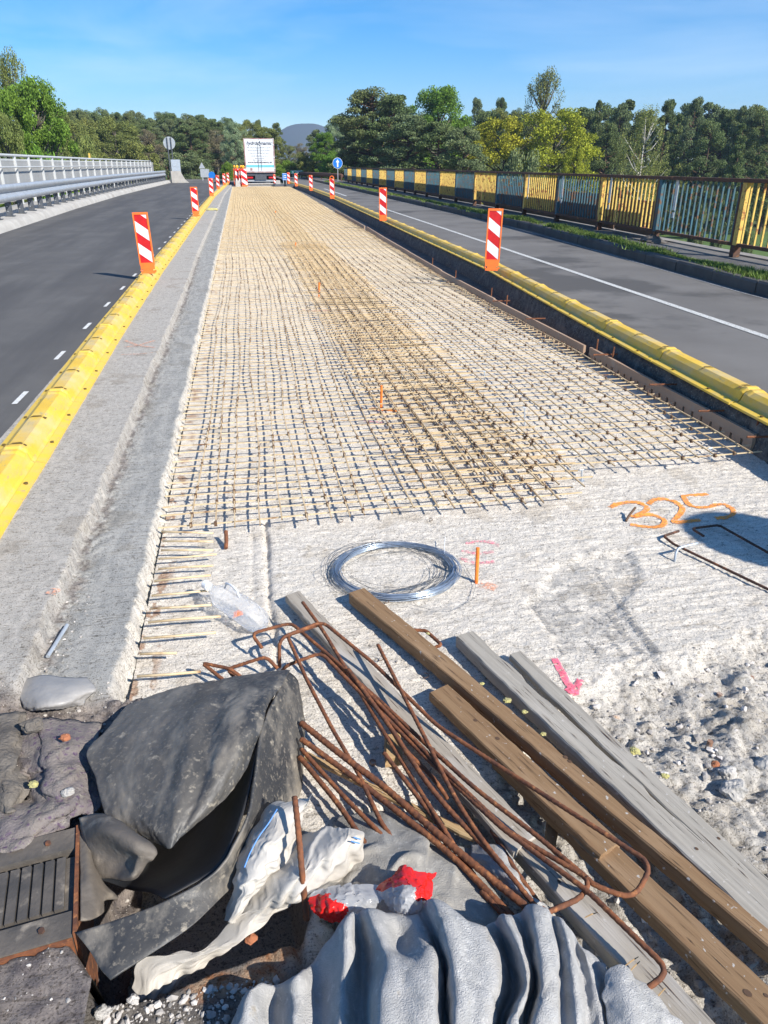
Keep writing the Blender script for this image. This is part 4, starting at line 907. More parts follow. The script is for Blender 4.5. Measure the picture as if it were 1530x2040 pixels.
# middle, behind the truck
for px, y, D, wp, key, lab in [(497,238,120,50,'olive','olive tree directly behind the top of the white truck'), (530,252,112,60,'olive','olive tree behind the right half of the white truck'), (513,236,135,26,'pineB','small dark pine top peeping over the trees behind the truck'),
    (550,243,118,34,'pineC','rounded dark pine right behind the upper right corner of the truck'), (575,292,112,44,'sparse','thin olive tree below the distant hill'), (598,288,115,40,'brown','brownish thin tree below the right end of the hill'),
    (570,315,100,50,'bushb','green bush right of the truck'), (608,300,98,46,'busho','olive bush above the green direction sign'), (628,256,104,44,'pineB','dark pine at the right end of the distant hill'),
    (645,262,96,46,'bright','yellowish green tree left of the blue arrow sign'), (672,228,98,44,'silver','pale green tree left of the big dark pine'), (655,300,88,60,'bushb','green bush behind the blue arrow sign'), (700,290,84,70,'bushp','dark pine bush right of the blue arrow sign')]:
    tree(key, px, y, D, wp, lab)
for i, px in enumerate(range(480, 700, 20)):
    tree(random.choice(['busho','bushb','bushp']), px, 322+random.uniform(-8, 6), random.uniform(100, 118), 46, 'low bush in the hedge closing the end of the road', 'bushes closing the end of the road')
# right side
R_ = [(740,174,80,150,'pineA','big dark pine, tallest left of the bright green crown'), (785,186,78,135,'pineC','dark pine joined to the right side of the big dark pine'), (705,230,82,70,'pineB','dark pine at the left foot of the big dark pine'), (815,222,74,140,'pineB','dark bushy pine under the bright green crown, left'),
  (872,168,86,120,'bright','bright green maple crown rising above the dark pines'), (872,240,72,140,'pineC','dark pine with leaning trunk below the bright green maple'), (925,248,70,115,'pineB','dark pine between the bright maple and the yellow oaks'),
  (952,190,112,44,'pineB','distant pine right of the bright green maple'), (1000,192,114,46,'pineC','second distant pine right of the bright green maple'), (1030,215,112,50,'pineA','distant dark pine behind the left yellow oak'),
  (1008,228,76,135,'yellow','yellow-green oak, the left of the two, behind the railing'), (1110,210,74,160,'yellow','yellow-green oak, the right of the two, behind the railing'), (1090,150,92,95,'sparse','tall airy tree rising behind the yellow-green oaks'),
  (1050,285,66,110,'bushp','low dark pine bush in front of the yellow-green oaks'), (1150,290,70,60,'yellow','small yellow-green tree at the right foot of the yellow oaks'),
  (1195,205,84,70,'spruce','dark spruce left of the white-limbed birch'), (1240,200,90,70,'pineB','dark pine between the spruce and the birch'), (1215,240,78,70,'pineA','dark pine in the gap left of the birch'), (1293,222,72,112,'birch','birch with white limbs and hanging pale green twigs'),
  (1335,195,92,60,'pineC','tall pine right above the birch'), (1355,232,80,80,'spruce','dark spruce right of the birch'), (1390,188,88,66,'pineB','tall pine with a gap beside it, right of the birch'), (1420,235,78,90,'pineA','dark pine in front of the tall pines right of the birch'), (1450,215,86,70,'pineC','tall dark pine, fourth from the right edge of the photo'),
  (1490,206,84,70,'pineB','tall dark pine, second from the right edge of the photo'), (1528,215,82,80,'pineA','tall dark pine at the right edge of the photo'), (1480,250,72,90,'spruce','dark spruce before the tall pines at the right edge'), (1560,230,78,90,'pineC','dark pine half cut by the right edge of the photo')]
for px, y, D, wp, key, lab in R_: tree(key, px, y, D, wp, lab)
for i, px in enumerate(range(700, 1600, 26)):
    tree(random.choice(['pineA','pineB','spruce','pineC']), px+random.uniform(-6, 6), (232 if px > 1160 else 250)+random.uniform(-14, 14), random.uniform(100, 122), 60, 'dark tree in the wood behind the nearer trees on the right', 'wood behind the right railing')
for i, px in enumerate(range(690, 1640, 40)):
    tree(random.choice(['pineA','pineC','spruce','pineB','olive']), px+random.uniform(-9, 9), (209 if px > 1150 else 228 if px < 940 else 222)+random.uniform(-10, 10), random.uniform(94, 104), 105, 'broad dark tree filling the wood edge on the right', 'broad trees of the wood on the right')
for i, px in enumerate(range(700, 1640, 34)):
    tree(random.choice(['bushp','busho','bushp']), px+random.uniform(-8, 8), 318+random.uniform(-12, 10), random.uniform(84, 96), 70, 'undergrowth bush at the foot of the wood on the right', 'undergrowth of the wood on the right')
for px, y, D, wp, lab in [(1400,395,40,40,'leftmost dark bush on the meadow, seen through the blue bars'),(1500,400,34,46,'rightmost dark bush on the meadow, seen through the yellow bars'),(1440,420,38,30,'lowest and smallest dark bush on the meadow, beside the near yellow post')]:
    tree('bushp', px, y, D, wp, lab, 'bushes on the meadow below the railing')

# ------------------------------------------------------------------ meadow guardrail seen through the bars
mb = MB(); 
for zz, dy in ((-4.6, 0),): 
    a = W(1340, 455, 33); b = W(1480, 462, 31); 
for (x0, y0, x1, y1, z) in [(22, 44, 29, 36, -4.2), (19.5, 38, 25, 31.5, -4.2)]:
    d = Vector((x1-x0, y1-y0, 0)).normalized(); m = MB(); n = Vector((-d.y, d.x, 0))*0.03
    m.add([Vector((x0,y0,z))-n, Vector((x1,y1,z))-n, Vector((x1,y1,z+0.3))-n, Vector((x0,y0,z+0.3))-n, Vector((x0,y0,z))+n, Vector((x1,y1,z))+n, Vector((x1,y1,z+0.3))+n, Vector((x0,y0,z+0.3))+n], [(0,1,2,3),(7,6,5,4),(0,4,5,1),(3,2,6,7),(0,3,7,4),(1,5,6,2)])
    L0 = hypot(x1-x0, y1-y0)
    for k in range(5): c = Vector((x0, y0, 0))+d*L0*(k+0.5)/5; m.box(c.x-0.05, c.x+0.05, c.y-0.05, c.y+0.05, -5.2, z+0.1)
    props(m.build('guardrail', 'galv'), 'galvanised guardrail down on the meadow, seen through the blue bars' if x0 > 20 else 'nearer galvanised guardrail down on the meadow, seen through the bars', 'guardrail')

# ------------------------------------------------------------------ grass verge along the right kerb
def verge():
    rs = np.random.RandomState(4); n = 52000
    y = 5+60*rs.rand(n)**1.7; x = np.interp(y, *zip(*T_KERB_R))+0.27+rs.normal(0, 0.075, n)*(1+0.9*fbm(y*1.2, y*0, 7, 3)); keep = (fbm(y*2.0, x*3, 19, 3) > -0.35); x = x[keep]; y = y[keep]; n = len(x)
    h = rs.uniform(0.03, 0.085, n)*(1+0.7*fbm(y, y*0, 3, 3)); wd = rs.uniform(0.004, 0.010, n)*(1+y/25); a = rs.rand(n)*pi; lx, ly = rs.normal(0, 0.03, (2, n))
    V = np.stack([np.stack([x-wd*np.cos(a), y-wd*np.sin(a), 0*x+0.32], -1), np.stack([x+wd*np.cos(a), y+wd*np.sin(a), 0*x+0.32], -1), np.stack([x+lx, y+ly, 0.325+h], -1)], 1)
    props(link('grass', np_mesh('grass', V, np.arange(3*n).reshape(-1,3), 'grass', False)), 'thin green grass along the top of the right kerb', None, kind='stuff')
verge()
# dark crumpled rag lying on the walkway under the railing
q = P(1300, 480, 0.34)
rs = np.random.RandomState(3); A = np.zeros((14, 22, 3)); u, v = np.meshgrid(np.linspace(-1, 1, 22), np.linspace(-1, 1, 14)); A[...,0] = q.x+0.16*v+0.03*fbm(u*3, v*3, 2); A[...,1] = q.y-0.32*u; A[...,2] = 0.33+0.09*np.clip(1-u*u*0.9-v*v*0.9, 0, 1)+0.05*np.abs(fbm(u*4, v*4, 5, 4))*(np.clip(1.1-u*u, 0, 1))
props(link('tarpaulin_scrap', np_mesh('tarpaulin_scrap', A, grid_faces(14, 22)[:, ::-1], 'rubber2', True)), 'crumpled dark sheet lying on the walkway under the railing', 'rag')

# ------------------------------------------------------------------ signs
def pole(mb, x, y, z0, z1, r=0.03, mi=0): mb.tube([(x,y,z0),(x,y,z1)], r, 8, mi)
def disc(mb, c, r, t, n=28, mi=0, rot=0):
    R = Matrix.Translation(c)@Matrix.Rotation(rot, 4, 'Z')@Matrix.Rotation(pi/2, 4, 'X'); mb.prism([(r*cos(2*pi*k/n), r*sin(2*pi*k/n)) for k in range(n)], -t/2, t/2, mi, R)
def blue_arrow_sign():
    q = W(672.5, 325, 59); r = empty('arrow_sign', (q.x, q.y, 0.3), 0, 'round blue sign with white arrow at the far end of the right railing', 'road sign')
    m = MB(); pole(m, 0, 0.03, 0, q.z-0.3+0.2); m.build('post', 'galv', r)
    zc = q.z-0.3; m = MB(); disc(m, (0,0,zc), 0.36, 0.02, mi=1); disc(m, (0,-0.013,zc), 0.34, 0.006, mi=0); m.build('sign_disc', ['blue_sign', 'white'], r)
    m = MB(); R = Matrix.Translation((0,-0.02,zc))@Matrix.Rotation(pi/2, 4, 'X'); m.prism([(-0.05,-0.26),(0.05,-0.26),(0.05,0.05),(0.13,0.05),(0,0.26),(-0.13,0.05),(-0.05,0.05)], 0, 0.004, 0, R); m.build('arrow', 'white', r)
blue_arrow_sign()
def back_sign():
    q = W(337, 285, 76); r = empty('round_sign', (q.x, q.y, -0.1), 0, 'grey back of a round road sign on two posts behind the left railing', 'road sign')
    zc = q.z+0.1; m = MB(); disc(m, (0,0.04,zc), 0.52, 0.02, 32); m.build('sign_disc', 'galv', r)
    for dx in (-0.16, 0.16): m = MB(); pole(m, dx, -0.02, 0, zc+0.45, 0.05); m.build('post', 'dark_steel', r)
back_sign()
def box_sign(name, px, py, Y, w, h, mats, label, z0=0.0, lines=True, post=True):
    q = W(px, py, Y); r = empty(name, (q.x, q.y, z0), 0, label, 'road sign')
    if post:
        for dx in (-w*0.3, w*0.3): m = MB(); pole(m, dx, 0.04, 0, q.z-z0, 0.035); m.build('post', 'galv', r)
    m = MB(); m.box(-w/2, w/2, -0.01, 0.01, q.z-z0-h/2, q.z-z0+h/2, 0); m.build('plate', mats[0], r)
    if lines:
        m = MB(); t = 0.03; zz = q.z-z0
        m.box(-w/2+t, w/2-t, -0.015, -0.0105, zz+h/2-2*t, zz+h/2-t); m.box(-w/2+t, w/2-t, -0.015, -0.0105, zz-h/2+t, zz-h/2+2*t)
        m.box(-w*0.1, w*0.3, -0.015, -0.0105, zz+h*0.08, zz+h*0.2); m.box(-w*0.1, w*0.35, -0.015, -0.0105, zz-h*0.2, zz-h*0.08); m.box(-w*0.36, -w*0.28, -0.015, -0.0105, zz-h*0.25, zz+h*0.25)
        m.build('lettering', mats[1], r)
    return r
box_sign('direction_sign', 591, 343, 84, 1.25, 0.34, ['green_sign', 'white'], 'small green direction sign right of the truck')
box_sign('notice_board', 567, 352, 70, 0.38, 0.55, ['blue_sign', 'white'], 'small blue and white board between the truck and the green sign')
box_sign('notice_board', 408, 345, 82, 0.85, 0.75, ['galv', 'galv'], 'grey back of a rectangular board left of the hazard boards', lines=False)
q = W(422, 349, 80); m = MB(); disc(m, (0,0,q.z), 0.32, 0.02); r = empty('arrow_sign', (q.x, q.y, 0), 0, 'small round blue sign behind the far hazard boards on the left', 'road sign'); m.build('sign_disc', 'blue_sign', r); m = MB(); pole(m, 0, 0.03, 0, q.z); m.build('post', 'galv', r)
q = W(402, 330, 86); r = empty('warning_sign', (q.x, q.y, 0), 0, 'grey back of a triangular warning sign left of the hazard boards', 'road sign'); m = MB(); m.prism([(-0.32,-0.25),(0.32,-0.25),(0,0.32)], -0.01, 0.01, 0, Matrix.Translation((0,0,q.z))@Matrix.Rotation(pi/2, 4, 'X')); m.build('plate', 'galv', r); m = MB(); pole(m, 0, 0.03, 0, q.z); m.build('post', 'galv', r)
q = W(181, 304, 90); r = empty('street_lamp', (q.x, q.y, -5), 0, 'round pale lamp head behind the middle of the left railing', 'lamp'); m = MB(); m.tube([(0,0,0),(0,0,q.z+5)], 0.06, 6); m.build('pole', 'galv', r); m = MB(); m.tube([(0,0,q.z+4.9),(0,0,q.z+5.05),(0,0,q.z+5.4),(0,0,q.z+5.5)], [0.15,0.32,0.32,0.12], 10); m.build('lamp_head', 'galv', r)
q = W(178.5, 313, 50); m = MB(); m.box(q.x-0.05, q.x+0.05, q.y-0.05, q.y+0.05, 1.82, 2.15); props(m.build('warning_flag', 'yellow'), 'small yellow marker standing on the left railing', 'marker')
# dark low guardrail at the end of the right road
r = empty('guardrail', (6, 66, 0.1), 0, 'dark low guardrail curving off left of the bar railing', 'guardrail')
pts = [W(575, 352, 88), W(610, 350, 82), W(640, 348, 76), W(660, 348, 71), W(680, 350, 66)]; m = MB(); m.tube([Vector((p.x-6, p.y-66, 0.62)) for p in pts], 0.17, 8); m.build('beam', 'rust_dark', r, True)
for p in pts: m = MB(); m.box(p.x-6.05, p.x-5.95, p.y-66.05, p.y-65.95, -0.2, 0.7); m.build('post', 'rust_dark', r)

# ------------------------------------------------------------------ truck trailer seen from behind
def truck():
    Yt_ = 66.0; q0 = W(486.5, 300, Yt_); q1 = W(546, 300, Yt_); xc = (q0.x+q1.x)/2; w = q1.x-q0.x; zt = W(515, 277, Yt_).z; zb = W(515, 344, Yt_).z
    r = empty('truck_trailer', (xc, Yt_, 0.0), radians(-1.5), 'white box truck trailer seen from behind, with blue lettering and an aqua stripe', 'truck')
    m = MB(); m.box(-w/2, w/2, 0.05, 12.5, zb, zt, 0); m.build('cargo_box', 'truck_white', r)
    m = MB(); t = 0.07
    m.box(-w/2-0.02, -w/2+t, -0.02, 0.049, zb, zt); m.box(w/2-t, w/2+0.02, -0.02, 0.049, zb, zt); m.box(-w/2+t, w/2-t, -0.02, 0.049, zb, zb+0.10); m.box(-w/2-0.02, w/2+0.02, -0.022, 0.049, zt+0.001, zt+0.06); m.build('door_frame', 'truck_red', r)
    for s in (-1, 1):
        m = MB(); m.box(min(s*0.008, s*(w/2-t)), max(s*0.008, s*(w/2-t)), 0.0, 0.048, zb+0.101, zt-0.01); d = m.build('rear_door', 'truck_white', r)
        m = MB()
        for k in (0.3, 0.45): m.tube([(s*w*k*0.5 if False else s*(0.12+0.0), -0.03, zb+0.15), (s*0.12, -0.03, zt-0.1)], 0.012, 6)
        m.build('locking_bar', 'galv', d)
        for zz in (0.12, 0.45, 0.82): m = MB(); m.box(s*(w/2-0.18) if s < 0 else w/2-0.1, s*(w/2-0.18)+0.08 if s < 0 else w/2+0.01, -0.035, -0.021, zb+(zt-zb)*zz, zb+(zt-zb)*zz+0.05); m.build('hinge', 'truck_white', d)
    m = MB(); zs = W(515, 331, Yt_).z; m.box(-w/2+t, w/2-t, -0.006, -0.001, zs-0.09, zs+0.09); m.build('stripe', 'aqua', r)
    def text(s, z, size, italic=0.0, bold=0.0, name='lettering', squeeze=1.0):
        c = bpy.data.curves.new(name, 'FONT'); c.body = s; c.size = size; c.align_x = 'CENTER'; c.align_y = 'CENTER'; c.shear = italic; c.offset = bold; c.extrude = 0.002; c.materials.append(M['black'])
        tmp = bpy.data.objects.new(name, c); me = bpy.data.meshes.new_from_object(tmp); bpy.data.objects.remove(tmp)
        o = bpy.data.objects.new(name, me); COL.objects.link(o); o.parent = r; o.location = (0, -0.012, z); o.rotation_euler = (pi/2, 0, 0); o.scale = (squeeze, 1, 1)
    H = zt-zb; text('hydrodynamic', zt-0.30, 0.38, 0.4, 0.008, squeeze=0.92); text('www.hydrodynamic.sk', zs+0.28, 0.21, 0, 0.002)
    rs = random.Random(2)
    for zf, wd, hh in [(0.755,0.80,0.035),(0.71,0.66,0.035),(0.665,0.76,0.035),(0.62,0.62,0.035),(0.575,0.66,0.035),(0.50,0.56,0.05),(0.435,0.32,0.05),(0.38,0.46,0.05),(0.32,0.44,0.04)]:
        x = -w*wd/2; m = MB()
        while x < w*wd/2: l = rs.uniform(0.04, 0.16); m.box(x, min(x+l, w*wd/2), -0.006, -0.001, zb+H*zf-hh/2, zb+H*zf+hh/2*rs.uniform(0.4, 1)); x += l+0.035
        m.build('printed_line', 'black', r)
    m = MB(); m.box(-w/2+0.35, -w/2+0.55, -0.006, -0.001, zb+0.14, zb+0.34); m.build('emblem', 'truck_red', r)
    m = MB(); m.box(-w/2+0.02, w/2-0.02, 0.1, 12.2, zb-0.22, zb-0.01); m.build('chassis', 'dark_steel', r)
    m = MB(); m.box(-0.45, 0.45, 0.0, 0.08, zb-0.52, zb-0.20); m.build('number_plate_panel', 'dark_steel', r)
    m = MB(); m.box(-w/2+0.1, w/2-0.1, 0.1, 0.2, zb-0.66, zb-0.53); m.build('bumper', 'galv', r)
    for s in (-1, 1):
        m = MB(); m.box(s*0.85-0.22, s*0.85+0.22, 0.0, 0.05, zb-0.42, zb-0.30); m.build('tail_light', 'red', r)
        for yy in (1.9, 3.2, 4.5):
            m = MB(); m.tube([(s*(w/2-0.38), yy, 0.5), (s*(w/2-0.02), yy, 0.5)], 0.5, 20); wh = m.build('wheel', 'tyre', r); m = MB(); m.tube([(s*(w/2-0.03), yy, 0.5), (s*(w/2-0.005), yy, 0.5)], 0.28, 14); m.build('rim', 'galv', wh)
    m = MB(); m.tube([(-0.5, 0.6, 0.42), (0.5, 0.6, 0.42)], 0.13, 12); m.build('air_tank', 'galv', r)
    m = MB(); m.box(-w/2+0.2, w/2-0.2, 0.9, 1.0, 0.25, zb-0.22); m.build('mud_flap', 'tyre', r)
truck()
# low concrete barrier, slabs and blocks at the end of the deck
q = W(515, 369, 62.3); mb = MB(); mb.box(-1.3+q.x, 1.75+q.x, 62.2, 62.7, -0.05, 0.2); mb.box(-1.1+q.x, 1.4+q.x, 62.1, 62.9, 0.201, 0.26); props(mb.build('concrete_slab', 'rock'), 'pale concrete slab lying across the far end of the deck', 'concrete slab')
for px, lab in ((474, 'small concrete block at the left end of the far slab'), (554, 'small concrete block at the right end of the far slab')):
    q = W(px, 365, 61.9); mb = MB(); mb.prism([(-0.2,0),(0.2,0),(0.15,0.5),(-0.15,0.5)], -0.15, 0.15, 0, Matrix.Translation((q.x, 61.9, -0.02))@Matrix.Rotation(pi/2, 4, 'X')); props(mb.build('concrete_block', 'rock'), lab, 'concrete block')
q = W(578, 370, 60); mb = MB(); mb.box(q.x-1.1, q.x+0.5, 60.6, 61.4, 0.0, 0.22); props(mb.build('steel_plate', 'dark_steel'), 'dark steel plate between the far slab and the right divider', 'plate')
# lump of straw-coloured debris on the shelf by the left divider
def lump(name, c, r, seed, m, label, cat, flat=0.6, kind=None, n=14, parent=None, jag=0.35):
    th, ph = np.meshgrid(np.linspace(0, pi, n), np.linspace(0, 2*pi, 2*n)); d = 1+jag*fbm(np.cos(ph)*np.sin(th)*1.7+seed*3, np.sin(ph)*np.sin(th)*1.7+np.cos(th)*1.9, seed, 4)
    V = np.stack([np.sin(th)*np.cos(ph)*r[0]*d, np.sin(th)*np.sin(ph)*r[1]*d, np.cos(th)*r[2]*d], -1)+np.array(c)
    o = link(name, np_mesh(name, V, grid_faces(*V.shape[:2]), m, jag < 0.3), parent)
    return props(o, label, cat)
q = P(421, 418, 0.15); lump('straw_clump', (q.x, q.y, 0.15), (0.22, 0.12, 0.06), 5, 'foam', 'yellowish clump of debris lying on the concrete shelf beside the left divider', 'debris')

# ------------------------------------------------------------------ foreground: stones and gravel
def stones(name, pts, m, label, seed, kind='stuff'):
    rs = np.random.RandomState(seed); ico = [(0,0,1),(0.894,0,0.447),(0.276,0.851,0.447),(-0.724,0.526,0.447),(-0.724,-0.526,0.447),(0.276,-0.851,0.447),(0.724,0.526,-0.447),(-0.276,0.851,-0.447),(-0.894,0,-0.447),(-0.276,-0.851,-0.447),(0.724,-0.526,-0.447),(0,0,-1)]
    F0 = np.array([(0,1,2),(0,2,3),(0,3,4),(0,4,5),(0,5,1),(1,6,2),(2,7,3),(3,8,4),(4,9,5),(5,10,1),(2,6,7),(3,7,8),(4,8,9),(5,9,10),(1,10,6),(6,11,7),(7,11,8),(8,11,9),(9,11,10),(10,11,6)])
    ico = np.array(ico); Vs = []; Fs = []
    for i, (x, y, z, r) in enumerate(pts):
        V = ico*rs.uniform(0.6, 1.25, (12,1))*np.array([r*rs.uniform(0.8,1.4), r*rs.uniform(0.7,1.1), r*rs.uniform(0.45,0.8)]); a = rs.rand()*6.28
        V = V@np.array([[cos(a),-sin(a),0],[sin(a),cos(a),0],[0,0,1]]); Vs.append(V+[x,y,z+r*0.3]); Fs.append(F0+12*i)
    return props(link(name, np_mesh(name, np.concatenate(Vs), np.concatenate(Fs), m, False)), label, None, kind=kind)
def hl_(x, y): return float(h_left(np.array([[x]], float), np.array([[y]], float))[0][0, 0])
rs = np.random.RandomState(12); pts = []
while len(pts) < 5200:
    x, y = rs.uniform(0.15, 2.4), rs.uniform(0.55, 2.3); pts.append((x, y))
X = np.array([[p[0] for p in pts]]); Y = np.array([[p[1] for p in pts]]); Z, K, _ = h_deck(X, Y); rb = rs.rand(len(pts))
sel = [(X[0,i], Y[0,i], Z[0,i], 0.0020+0.013*rb[i]**7) for i in range(len(pts)) if K[0,i] > 0.6 or (K[0,i] > 0.02 and rb[i] < 0.3)]
stones('gravel', sel, 'stone', 'small grey rubble over the broken concrete on the right', 1)
pts = [(rs.uniform(-0.42, 0.35), rs.uniform(0.70, 1.02)) for _ in range(2600)]; X = np.array([[p[0] for p in pts]]); Y = np.array([[p[1] for p in pts]]); Z, K, _ = h_deck(X, Y); cv = poly_sd(X, Y, CAV)
sel = [(X[0,i], Y[0,i], Z[0,i], 0.002+0.009*rs.rand()**4) for i in range(len(pts)) if cv[0,i] > 0.0]
stones('gravel', sel, 'stone', 'pebbly gravel in front of the cavity at the bottom of the photo', 2)
pts = [(rs.uniform(-1.0, -0.42), rs.uniform(0.75, 2.6)) for _ in range(1700)]; X = np.array([[p[0] for p in pts]]); Y = np.array([[p[1] for p in pts]]); Z = h_left(X, Y)[0]
sel = [(X[0,i], Y[0,i], Z[0,i], 0.0015+0.005*rs.rand()**4) for i in range(len(pts)) if Y[0,i] < 2.0 or (abs(X[0,i]+0.70) < 0.05)]
stones('gravel', sel, 'stone', 'fine grit on the broken asphalt and in the gutter on the left', 3)
pts = [(rs.uniform(-0.42, 2.6), rs.uniform(1.3, 3.1)) for _ in range(520)]
stones('gravel', [(x, y, gh(x, y), 0.0018+0.004*rs.rand()**3) for x, y in pts], 'stone', 'scattered grit on the pale stripped concrete', 4)
for i, (px, py, r, m, lab) in enumerate([(1462,1577,0.032,'rock','whitest big rock in the rubble on the right'), (1450,1540,0.022,'rock','grey rock behind the whitest big rock'), (1425,1525,0.014,'brick','rusty orange stone beside the rocks on the right'),
    (1528,1528,0.030,'rock','grey rock at the right edge of the photo'), (1225,1435,0.016,'rock','pale angular stone beside the grey planks'), (1405,1660,0.016,'rock','rounded stone right of the planks, low in the rubble'), (1440,1650,0.020,'rock','grey stone under the whitest rock'),
    (205,2018,0.014,'rock','white pebble, largest in the gravel at the bottom of the photo'), (265,1992,0.010,'rock','long white pebble at the edge of the cavity'), (47,1800,0.008,'rock','white pebble on the expansion joint'), (1000,1510,0.012,'rock','small stone beside the brown beam'), (88,1868,0.006,'rock','white pebble on the asphalt below the joint'), (10,1905,0.008,'rock','pair of white pebbles on the asphalt at the left edge')]):
    q = P(px, py, 0.02 if px > 600 else 0.09); z = gh(q.x, q.y) if q.x > -0.45 else hl_(q.x, q.y); q = P(px, py, z+r*0.3); lump('rock', (q.x, q.y, z+r*0.45), (r*1.25, r, r*0.8), 30+i*3, m, lab, 'rock', jag=0.42)
# rusty bar stumps in the concrete
M['stump'] = mat('dull_rust', (0.30,0.165,0.10), (0.20,0.11,0.07), 60, 0.9, layers=[((0.40,0.34,0.29),45,0.52,0.64)])
for i, (px, py, hh, rr, lab) in enumerate([(1409,1494,0.030,0.009,'rusty stump of a bar standing in the rubble on the right'), (1432,1382,0.008,0.010,'round rusty bar end nearest the pale deck, among the rubble'), (1497,1342,0.007,0.010,'round rusty bar end at the right edge of the rubble'), (740,1522,0.010,0.010,'rusty bar end between the rebars and the rubber sheet')]):
    q = P(px, py, 0); q = P(px, py, gh(q.x, q.y)); z = gh(q.x, q.y); m = MB(); m.tube([(q.x, q.y, z-0.02), (q.x+0.004, q.y, z+hh)], [rr*1.05, rr*0.95], 10); props(m.build('bar_stump', 'stump', smooth=False), lab, 'rebar')

# ------------------------------------------------------------------ planks
def plank(name, far, near, wd, th, m, label, zf, zn, ends=0.0, seed=0, cat='plank', notch=False, wn=None):
    a = P(far[0], far[1], zf); b = P(near[0], near[1], zn); d = b-a; Ln = d.length; R = Matrix.Translation(a)@d.to_track_quat('Y', 'Z').to_matrix().to_4x4()
    r_ = random.Random(seed); n = max(6, int(Ln/0.035)); V = []; F = []
    for i in range(n+1):
        y = Ln*i/n; j1 = r_.uniform(-1, 1)*0.0018; j2 = r_.uniform(-1, 1)*0.0018; bow = 0.004*sin(3*y+seed)
        if notch: j1 = [0.0, 0.004, -0.003, 0.006, 0.001][(i//3) % 5]
        c = 0.0035; w0 = wd; wd_ = w0+((wn or w0)-w0)*i/n
        ring = [(-wd_/2+j1, -th), (wd_/2+j2, -th), (wd_/2+j2, -c), (wd_/2-c+j2, 0.0), (0.0, 0.0008*sin(9*y)), (-wd_/2+c+j1, 0.0), (-wd_/2+j1, -c)]
        yy = y+(0 if 0 < i < n else 0)
        for k, (x, z) in enumerate(ring):
            dy = ends*x if i in (0, n) else 0
            V.append((x+bow, yy+dy+(r_.uniform(-.002, .002) if i in (0, n) else 0), z))
    k = 7
    for i in range(n):
        for j in range(k): F.append((i*k+j, i*k+(j+1)%k, (i+1)*k+(j+1)%k, (i+1)*k+j))
    F += [tuple(range(k)), tuple(n*k+j for j in range(k))[::-1]]
    me = MB(); me.add(V, [f[::-1] for f in F])
    if Ln > 0.4:
        for q in range(2 if 'brown' in m else 1):                 # knots
            kx, ky, kr_ = r_.uniform(-0.3, 0.3)*wd, r_.uniform(0.08, 0.95)*Ln, r_.uniform(0.003, 0.007); me.add([(kx+0.004*sin(3*ky+seed)+kr_*cos(t), ky+kr_*1.3*sin(t), 0.0014) for t in [2*pi*j/10 for j in range(10)]], [tuple(range(10))], 1)
        for q in range(9):                                       # drying cracks and nail holes
            kx, ky, kl = r_.uniform(-0.36, 0.36)*wd, r_.uniform(0.03, 0.85)*Ln, r_.uniform(0.02, 0.14)*(q < 8)+0.003; ww = 0.0009 if q < 8 else 0.0018
            bw = lambda yy: 0.004*sin(3*yy+seed)
            me.add([(kx+bw(ky), ky, 0.0013), (kx+ww+bw(ky+kl/2), ky+kl*0.5, 0.0013), (kx+0.001+bw(ky+kl), ky+kl, 0.0013), (kx-ww+bw(ky+kl/2), ky+kl*0.45, 0.0013)], [(0,1,2,3)], 1)
    o = me.build(name, [m, 'knot']); o.matrix_world = R
    return props(o, label, cat), R, Ln
plank('plank', (584,1181), (1045,1680), 0.062, 0.026, 'wood_grey', 'long grey plank farthest left, its upper end beside the bottle', 0.050, 0.075, 0.15, 1, wn=0.085)
plank('plank', (930,1545), (1400,2060), 0.070, 0.040, 'wood_grey', 'wide grey plank running under the bent rebars to the bottom of the photo', 0.040, 0.110, 0.1, 2)
plank('beam', (711,1176), (1600,1920), 0.072, 0.045, 'wood_brown', 'long brown beam in the middle, its upper end touching the wire coil', 0.055, 0.085, 0.05, 3, 'beam', wn=0.036)
plank('plank', (872,1372), (1215,1690), 0.076, 0.030, 'wood_brown', 'brown plank with a knot, left of the long brown beam', 0.052, 0.080, 0.1, 4)
plank('plank', (990,1490), (1600,2066), 0.076, 0.035, 'wood_brown', 'broad brown plank reaching the bottom right corner of the photo', 0.035, 0.105, 0.6, 5)
plank('plank', (926,1262), (1640,1925), 0.072, 0.045, 'wood_pale', 'pale grey plank with a notched side, right of the long brown beam', 0.055, 0.085, 0.05, 6, notch=True)
plank('plank', (1028,1300), (1640,1881), 0.052, 0.022, 'wood_pale', 'pale grey plank farthest right, its upper end above the pink arrow', 0.048, 0.083, 0.1, 7, wn=0.062)
plank('lath', (612,1500), (945,1665), 0.022, 0.012, 'wood_light', 'thin light wooden lath lying under the rebars', 0.035, 0.04, 0.3, 8)
plank('wood_block', (783,1462), (785,1508), 0.048, 0.035, 'wood_light', 'small light wood block between the crossing rebars', 0.045, 0.045, 0.2, 9, 'wood block')
plank('wood_block', (1105,1600), (1090,1700), 0.03, 0.02, 'wood_brown', 'short brown prop under the broad brown plank', 0.0, 0.0, 0.2, 10, 'wood block')
